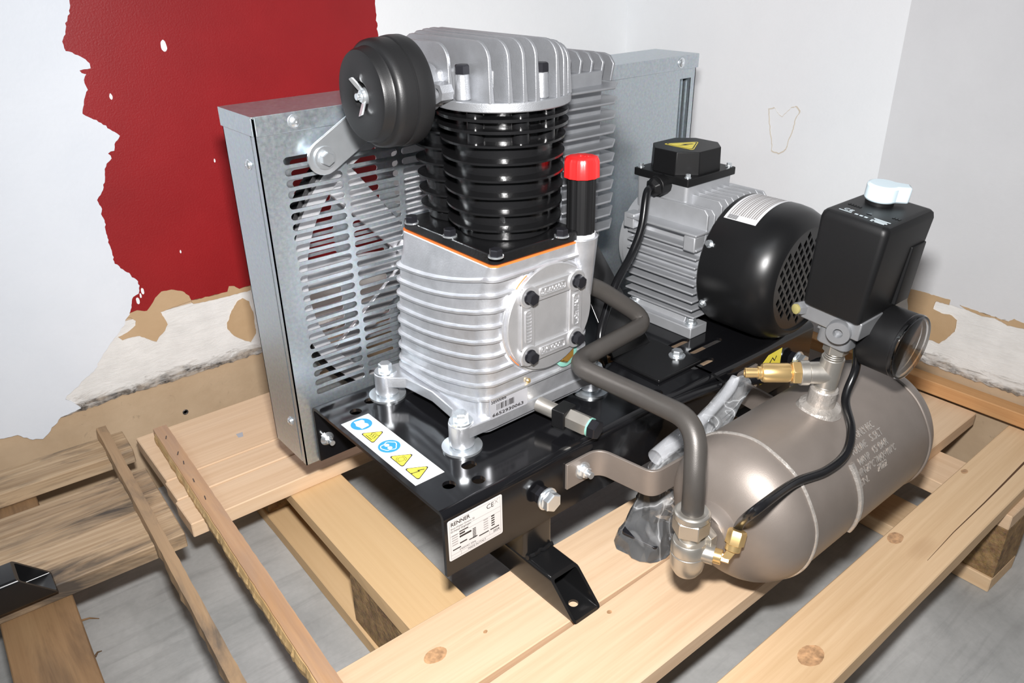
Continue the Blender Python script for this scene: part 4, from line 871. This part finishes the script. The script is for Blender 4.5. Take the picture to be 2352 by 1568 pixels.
# end boss on the near dome and top boss
mb = MB(); mb.lathe([(.031, .014), (.0285, .006), (.0270, .002), (.0270, -.007), (.0250, -.0105), (.0235, -.0105), (.022, -.0085), (.012, -.0085)], (.2030, TY, TZc), (1, 0, 0), 40); mb.build('end_boss', 'tank_paint', tank)
th = math.radians(5); AX = Vector((0, -math.sin(th), math.cos(th))); BX = Vector((0, -math.cos(th), -math.sin(th)))   # tilted up / towards the front
TO = Vector((.3605, TY, TZc)); S = lambda s, x=0, b=0: TO+AX*s+Vector((x, 0, 0))+BX*b
mb = MB(); mb.lathe([(.023, TR-.003), (.0205, TR+.0020), (.017, TR+.0035), (.0140, TR+.005), (.0140, TR+.022), (.0130, TR+.0235), (.0085, TR+.0235)], TO, AX, 40); mb.build('top_boss', 'weld', tank)
for x0, sgn in ((.154, 1), (.489, -1)):
    pth = fillet([(x0, -.0035, 0), (x0+sgn*.046, -.0035, 0), (x0+sgn*.056, -.0725, 0), (x0+sgn*.13, -.0745, 0)], .014, 8)
    mb = MB(); mb.strip([(p.x, p.y) for p in pth], .0035*sgn, .107, .1385); br = mb.build('tank_bracket', 'tank_paint', AC, bevel=.0006)
    mb = MB(); mb.cyl((x0+sgn*.0225, -.0035, .122), (x0+sgn*.0225, -.005, .122), .0098); mb.bolt((x0+sgn*.0225, -.005, .122), (0, -1, 0), .0115, .0055); mb.cyl((x0+sgn*.0225, -.008, .122), (x0+sgn*.0225, -.0175, .122), .0038, n=14); mb.build('bracket_bolt', 'zinc', br)
# ---- non-return valve and delivery pipe
VX, VY = .171, -.150
mb = MB(); mb.lathe([(.006, .086), (.0115, .088), (.0150, .094), (.0165, .102), (.0166, .112), (.0160, .1124), (.0160, .113), (.0164, .1134), (.0164, .124), (.0150, .1265), (.010, .1275), (.0095, .140)], (VX, VY, 0), (0, 0, 1), 40)
mb.cyl((VX, VY, .121), (.212, TY, .121), .0105, n=24); mb.hexa((.1815, TY, .1205), (1, 0, 0), .033, .011)
valve = mb.build('check_valve', 'nickel', AC, bevel=.0006)
mb = MB(); mb.hexa((VX, VY, .1365), (0, 0, 1), .0300, .017); mb.lathe([(.0170, .1530), (.0165, .1585), (.0145, .1598), (.0115, .1590)], (VX, VY, 0), (0, 0, 1), 32); mb.build('union_nut', 'nickel', valve, bevel=.0006)
E0 = Vector((VX, VY, .116)); ed = Vector((.42, -.90, -.02)).normalized(); E1 = E0+ed*.038; e2 = Vector((.42, .10, .90)).normalized()
mb = MB(); mb.cyl(E0, E0+ed*.024, .0092, n=24); mb.build('side_port', 'nickel', valve)
mb = MB(); mb.cyl(E0+ed*.023, E0+ed*.031, .0072, n=20); mb.cyl(E0+ed*.030, E1, .0052, n=4); mb.cyl(E1-ed*.004, E1+e2*.010, .0052, n=4); mb.cyl(E1+e2*.009, E1+e2*.016, .0072, n=20); mb.build('brass_elbow', 'brass', valve, bevel=.0005)
mb = MB(); mb.hexa(E1+e2*.015, e2, .0155, .014); mb.build('brass_nut', 'brass', valve, bevel=.0005)
PP = [(.235, .108, .285), (.290, .104, .272), tuple(onz(1492, 738, .216)), tuple(onz(1312, 836, .222)), tuple(onz(1600, 968, .238)), (VX-.001, VY, .19), (VX, VY, .155)]
mb = MB(); mb.tube(fillet(PP, .032, 10), .0103, 18); mb.build('delivery_pipe', 'pipe_paint', AC, smooth=60)
# thin black unloader hose over the tank
u1 = E1+e2*.024; hp = [tuple(E1+e2*.018), tuple(E1+e2*.034), tuple(oncylx(1735, 1172, TR+.016)), tuple(oncylx(1822, 1110, TR+.008)), tuple(oncylx(1895, 1082, TR+.007)), tuple(oncylx(1942, 1042, TR+.010)), tuple(oncylx(1955, 985, TR+.014)), tuple(oncylx(1942, 915, TR+.016)), tuple(S(.118, .030, .012)), tuple(S(.150, .024, .008)), tuple(S(.185, .02, .006))]
mb = MB(); mb.tube(smooth_path(hp, 8), .0043, 12); mb.build('unloader_hose', 'black_rubber', AC)
# ---- fittings, safety valve, manifold, switch, gauge
SD = Vector((-.72, .69, -.02)).normalized()
mb = MB(); mb.cyl(S(.0995), S(.104), .0105, n=28); mb.cyl(S(.104), S(.136), .0112, n=28); mb.cyl(S(.1175), S(.1175)+SD*.020, .0112, n=24); mb.cyl(S(.1175)+SD*.020, S(.1175)+SD*.029, .0126, n=24)
for k in range(4): mb.cyl(S(.1365+.0022*k), S(.1378+.0022*k), .0098, n=24)
fit = mb.build('pipe_tee', 'nickel', AC, bevel=.0008)
mb = MB(); mb.hexa(S(.1425), AX, .0215, .012); mb.build('nipple_nut', 'nickel', fit, bevel=.0005)
mb = MB(); mb.hexa(S(.1175)+SD*.029, SD, .021, .008); mb.lathe([(.0085, .008), (.0098, .011), (.0098, .034), (.0088, .0365), (.0066, .0375), (.0068, .0405), (.0050, .041), (.0052, .053), (.0030, .0535), (.0030, .045)], S(.1175)+SD*.029, SD, 28); mb.build('safety_valve', 'brass', AC, bevel=.0003)
LB = lambda: Matrix(((1, 0, 0, TO.x), (0, -BX.y, AX.y, TO.y), (0, -BX.z, AX.z, TO.z), (0, 0, 0, 1)))   # local x, y=back, z=tilted up
MS = LB()
def lbuild(mb, name, mat, parent, bevel=0): me = mb.mesh(name); me.transform(MS); return link(name, me, mat, parent, bevel=bevel)
mb = MB(); mb.prism(rrect(-.0155, .0155, -.0165, .0165, .006, 3), 'z', .153, .170); mb.box(-.020, .020, -.026, .034, .172, .1905); mb.box(-.014, .014, -.014, .018, .165, .180)
man = lbuild(mb, 'manifold', 'die_cast', AC, .0012)
mb = MB(); mb.lathe([(.0115, 0), (.0115, .020), (.0108, .0215), (.0045, .0215), (.0040, .016), (0, .016)], (-.006, -.004, .1755), (-1, -.25, 0), 28); lbuild(mb, 'manifold_plug', 'die_cast', man, 0)
mb = MB(); mb.hexa((-.012, .0325, .1815), (-1, .3, 0), .012, .014); lbuild(mb, 'air_nozzle', 'die_cast', man); mb = MB(); mb.lathe([(.0050, 0), (.0050, .002), (.0040, .0025)], (-.0255, .0365, .1815), (-1, .3, 0), 18); lbuild(mb, 'nozzle_ring', 'ochre_plastic', man)
x0, x1, y0, y1, s0, s1 = -.0295, .0619, -.0285, .0359, .1905, .285
mb = MB(); mb.loops([[(x, y, z) for x, y in rrect(x0+i, x1-i*1.6, y0+i, y1-i, r, 5)] for z, i, r in ((s0, .0040, .004), (s0+.004, .0028, .005), (s1-.0075, .0, .006), (s1-.0028, .0009, .006), (s1-.0008, .0026, .005), (s1, .0055, .003))]); psw = lbuild(mb, 'pressure_switch', 'black_plastic', AC)
mb = MB(); mb.loops([[(x, y, z) for x, y in rrect(.030, .0565, y0-.0010, y0+.01, .0015, 2)] for z in (s0+.006, s1-.03)]); lbuild(mb, 'switch_rib', 'black_plastic', psw, .0006)
mb = MB(); mb.prism(rrect(.058, .075, -.018, .022, .004, 3), 'z', .204, .268); lbuild(mb, 'cable_entry', 'black_plastic', psw, .002)
kn = Vector((.030, .012)); kp = [(kn.x+.0145*math.cos(a), kn.y+.0145*math.sin(a)) for a in [math.radians(-20-320*k/24) for k in range(25)]]
tip = Vector((.60, -.80)).normalized(); sdv = Vector((-tip.y, tip.x)); ka = math.atan2(tip.y, tip.x)
kp = [(kn.x+.0145*math.cos(ka+a), kn.y+.0145*math.sin(ka+a)) for a in [math.radians(38+284*k/24) for k in range(25)]]+[tuple(kn+tip*.0235-sdv*.0062), tuple(kn+tip*.0235+sdv*.0062)]
mb = MB(); mb.prism(kp, 'z', s1+.003, s1+.0185); lbuild(mb, 'switch_knob', 'white_plastic', psw, .0022)
mb = MB(); mb.cyl((kn.x, kn.y, s1-.001), (kn.x, kn.y, s1+.0035), .0125, n=32); lbuild(mb, 'knob_base', 'black_plastic', psw)
TS = MS @ basis((-.024, .031, s1+.0001), (0, -1, 0), (1, 0, 0))
me = text_mesh('CE', .0075, .00006); me.transform(TS @ Matrix.Translation((.008, .010, 0))); link('switch_print', me, 'print_white', psw, smooth=0)
for a_, b_, c_, d_ in ((.006, .018, .0066, .0080), (.037, .052, .0110, .0126), (.039, .050, .0086, .0100), (.037, .0515, .0060, .0076), (.041, .050, .0034, .0052), (.0375, .0395, .0030, .0050)):
    me = MB().box(a_, b_, c_, d_, 0, .0001).mesh(); me.transform(TS); link('switch_print', me, 'print_white', psw, smooth=0)
for k in range(3): MB_ = MB().box(.021+.0045*k, .0240+.0045*k, .0065, .0090, 0, .0001); me = MB_.mesh(); me.transform(TS); link('switch_print', me, 'print_white', psw, smooth=0)
for a0, n in ((.004, 5), (.046, 3)):
    for k in range(n): me = MB().box(a0+.0026*k, a0+.0018+.0026*k, .0255, .0290, 0, .0004).mesh(); me.transform(TS); link('raised_letter', me, 'black_plastic', psw, smooth=0)
flat('raised_arrow', [(.027, .0165), (.0295, .0215), (.032, .0165)], TS, 'black_bolt', psw, .0004)
mb = MB(); mb.lathe([(.0032, 0), (.0030, .0015), (.0012, .002)], (.043, y0+.0015, s0+.010), (0, -1, 0), 14); lbuild(mb, 'switch_screw', 'zinc', psw)
GC = Vector((.3905, -.2185, .2770)); gd = Vector((.05, 1, .03)).normalized()
mb = MB(); mb.lathe([(.0300, .0025), (.0318, 0), (.0322, .003), (.0322, .034), (.0305, .037), (.010, .0375), (.0065, .050), (0, .050)], GC, gd, 56); pg = mb.build('pressure_gauge', 'black_plastic', AC)
mb = MB(); mb.cyl(GC+gd*.0035, GC+gd*.0045, .0298, n=48); mb.build('gauge_dial', 'label_white', pg)
mb = MB()
for k in range(25):
    a = math.radians(225-270*k/24); q = Vector((math.cos(a), 0, math.sin(a))); o_ = GC+gd*.0033; s_ = Vector((-q.z, 0, q.x))*.0003
    l0 = .021 if k % 4 == 0 else .0235; mb.add([o_+q*l0-s_, o_+q*l0+s_, o_+q*.027+s_, o_+q*.027-s_], [(0, 1, 2, 3)])
mb.build('dial_scale', 'ink', pg, smooth=0)
mb = MB(); q = Vector((math.cos(math.radians(222)), 0, math.sin(math.radians(222)))); mb.tube([GC+gd*.0022-q*.006, GC+gd*.0022+q*.022], .0006, 6); mb.cyl(GC+gd*.003, GC+gd*.001, .003, n=14); mb.build('gauge_needle', 'ink', pg)
mb = MB(); mb.lathe([(.0300, .002), (.0326, .0035), (.0328, .0005), (.0318, -.0015), (.0300, -.0022), (0, -.0030), (0, -.0018), (.0295, -.0008)], GC, gd, 56); mb.build('gauge_lens', 'clear_lens', pg, smooth=40)
mb = MB(); g1 = GC+gd*.0375; mb.hexa(g1, gd, .014, .010); mb.cyl(g1+gd*.009, Vector((.385, -.165, .302)), .006, n=16); mb.build('gauge_stem', 'nickel', pg)
# power cable along the front of the frame with a cable tie
cb = [ony(1545, 925, -.004), ony(1600, 903, -.0065), ony(1652, 886, -.008), ony(1700, 877, -.014), ony(1762, 868, -.030), ony(1830, 852, -.060), ony(1880, 832, -.085), ony(1925, 812, -.105), Vector((.40, -.125, .315))]
mb = MB(); mb.tube(smooth_path(cb, 8), .0058, 12); mb.build('power_cable', 'black_rubber', AC)
tq = ony(1650, 886, -.008); mb = MB(); mb.loops([[(tq.x-.002, y, z), (tq.x+.002, y, z), (tq.x+.002, y*1.0-.0012*(1 if k < 3 else -1), z), (tq.x-.002, y-.0012*(1 if k < 3 else -1), z)] for k, (y, z) in enumerate(((.028, ZB+.0012), (.004, ZB+.0012), (-.0145, ZB-.004), (-.0150, tq.z-.002), (-.006, tq.z-.0075), (.0, tq.z-.0065)))]); mb.box(tq.x-.0035, tq.x+.0035, -.0185, -.0135, tq.z-.014, tq.z-.007); mb.build('cable_tie', 'black_plastic', AC)

# ------------------------------------------------------------ plastic bag of rubber feet wedged between tank and frame
bag = empty('plastic_bag', (.255, -.03, .0005), 'clear crumpled plastic bag wedged behind the brown tank under its bracket', 'plastic bag')
def film(name, rings, seed, amp, mat='bag_film', n=22):     # crumpled film: stacked uneven rings, creased into flat facets
    L = []
    for i, (c, rx, ry, tilt) in enumerate(rings):
        row = []
        for k in range(n):
            a = 2*PI*(k+.5*(i % 2))/n; ca, sa = math.cos(a), math.sin(a)
            x = rx*abs(ca)**.6*(1 if ca > 0 else -1); y = ry*abs(sa)**.6*(1 if sa > 0 else -1)
            h = amp*noise.noise(Vector((x*70+seed, y*70, i*1.7)))+amp*.8*noise.noise(Vector((x*190, y*190+seed, i*2.9)))
            row.append((c[0]+x+ca*h, c[1]+y+sa*h, max(.0006, c[2]+tilt*x+(0 if i == 0 else amp*.5*noise.noise(Vector((x*120, seed+3, y*120)))))))
        L.append(row)
    mb = MB(); mb.loops(L); me = mb.mesh(name)
    bm = bmesh.new(); bm.from_mesh(me); bmesh.ops.triangulate(bm, faces=bm.faces); bm.to_mesh(me); bm.free()
    return link(name, me, mat, bag, smooth=9)
film('bag_body', [((.262, -.035, .0008), .040, .030, 0), ((.262, -.034, .004), .043, .032, 0), ((.263, -.033, .016), .039, .029, 0), ((.266, -.033, .030), .035, .026, .05), ((.272, -.034, .045), .032, .023, .1), ((.279, -.036, .062), .033, .022, .15), ((.288, -.037, .080), .037, .023, .2), ((.298, -.037, .098), .040, .023, .25), ((.310, -.037, .114), .036, .021, .3), ((.320, -.037, .126), .024, .014, .3)], 3, .0045)
film('bag_neck', [((.318, -.037, .108), .020, .016, .2), ((.335, -.037, .118), .028, .019, .3), ((.355, -.037, .128), .030, .019, .35), ((.376, -.036, .140), .027, .017, .4), ((.396, -.035, .150), .020, .013, .4), ((.408, -.034, .157), .009, .007, .4)], 15, .004)
sp = [ony(1505, 1050, -.062), ony(1560, 1005, -.058), ony(1610, 965, -.052), ony(1650, 925, -.045), ony(1676, 893, -.040), ony(1690, 866, -.038)]
mb = MB(); mb.tube(smooth_path(sp, 6), lambda t: .0088-.0040*t+.0010*math.sin(9*t), 14, cap=False); mb.build('bag_spout', 'milky_film', bag)
for k, (c, rz, tl, s) in enumerate((((.252, -.034, .020), .35, .18, .024), ((.276, -.020, .040), .8, -.5, .020))):
    MF = Matrix.Translation(c) @ Matrix.Rotation(rz, 4, 'Z') @ Matrix.Rotation(tl, 4, 'X')
    rb = tag(MB().prism(rrect(-s, s, -s*.9, s*.9, .004, 3), 'z', 0, .003).build('rubber_foot', 'black_bolt', None, MF, bevel=.0005), ('black square-plated rubber foot inside the plastic bag, lying flat near the deck', 'black square-plated rubber foot inside the plastic bag, tilted on top of the flat one')[k], 'rubber foot', 'rubber feet in the plastic bag')
    MB().cyl((0, 0, .003), (0, 0, .015), .014, .011).build('rubber_pad', 'black_rubber', rb, MF)

# ------------------------------------------------------------ foot of another machine standing on the weathered pallet
FM = Matrix.Translation((-.287, .3265, .0006)) @ Matrix.Rotation(math.radians(88.5), 4, 'Z')
ff = foot(0, .0405, 0, .034, .75, .75, .037, None, 'machine_foot', 'black_satin', False, FM)
tag(ff, 'black square steel tube foot with slanted open end on the weathered pallet', 'machine foot')

# knots and a drying crack in the pine boards
simple('knot_wood', (.50, .29, .15), .6, 0, .45, 130)
simple('crack_dark', (.10, .045, .018), .9)
for u, v, a, b_ in ((1000, 1505, .0125, .0085), (1862, 1505, .016, .011), (2056, 1235, .012, .008), (2215, 1082, .006, .004), (1400, 1405, .003, .0025), (1115, 1450, .0025, .002)):
    p = onz(u, v, 0); par = [o for o in C.objects if o.name.startswith('deck_board') and o.parent == pal]
    best = min(par, key=lambda o: abs(WORLD[o].translation.y-p.y))
    flat('knot', rag([(p.x+a*math.cos(t*PI/9), p.y+b_*math.sin(t*PI/9)) for t in range(18)], .0012, .003, u), Matrix.Translation((0, 0, -.0008)), 'knot_wood', best, .00088)
cr = [onz(*q, 0) for q in ((2130, 1287), (2190, 1222), (2260, 1155), (2300, 1115), (2352, 1062), (2420, 1000))]
best = min([o for o in C.objects if o.name.startswith('deck_board') and o.parent == pal], key=lambda o: abs(WORLD[o].translation.y-cr[0].y))
L_ = [(p.x, p.y-.0002-.0018*k/5) for k, p in enumerate(cr)]; R_ = [(p.x, p.y+.0002+.0010*k/5) for k, p in enumerate(cr)]
flat('crack', L_+R_[::-1], Matrix.Translation((0, 0, -.0008)), 'crack_dark', best, .00088)

# small things on floor and deck
for k, (a, b_) in enumerate((((186, 1425), (228, 1420)), ((218, 1508), (234, 1494)))):
    p, q = onz(*a, FLOOR+.002), onz(*b_, FLOOR+.002); m_ = (p+q)/2+Vector((0, .002, .0012))
    o = MB().tube([p, m_, q], lambda t: .0016-.0011*t, 6).build('wood_splinter', 'wood_dark', None)
    tag(o, ('longer dark bent wood splinter on the concrete beside the weathered pallet', 'short dark wood splinter on the concrete beside the weathered pallet')[k], 'splinter', 'wood splinters on the floor')
bb = min([o for o in C.objects if o.name.startswith('deck_board') and o.parent == pal], key=lambda o: abs(WORLD[o].translation.y-.51))
simple('grey_flake', (.42, .43, .46), .5)
fk = [onz(*q, 0) for q in ((542, 997), (557, 992), (559, 1002), (548, 1005))]
flat('paint_flake', [(p.x, p.y) for p in fk], Matrix.Translation((0, 0, -.0005)), 'grey_flake', bb, .0007)
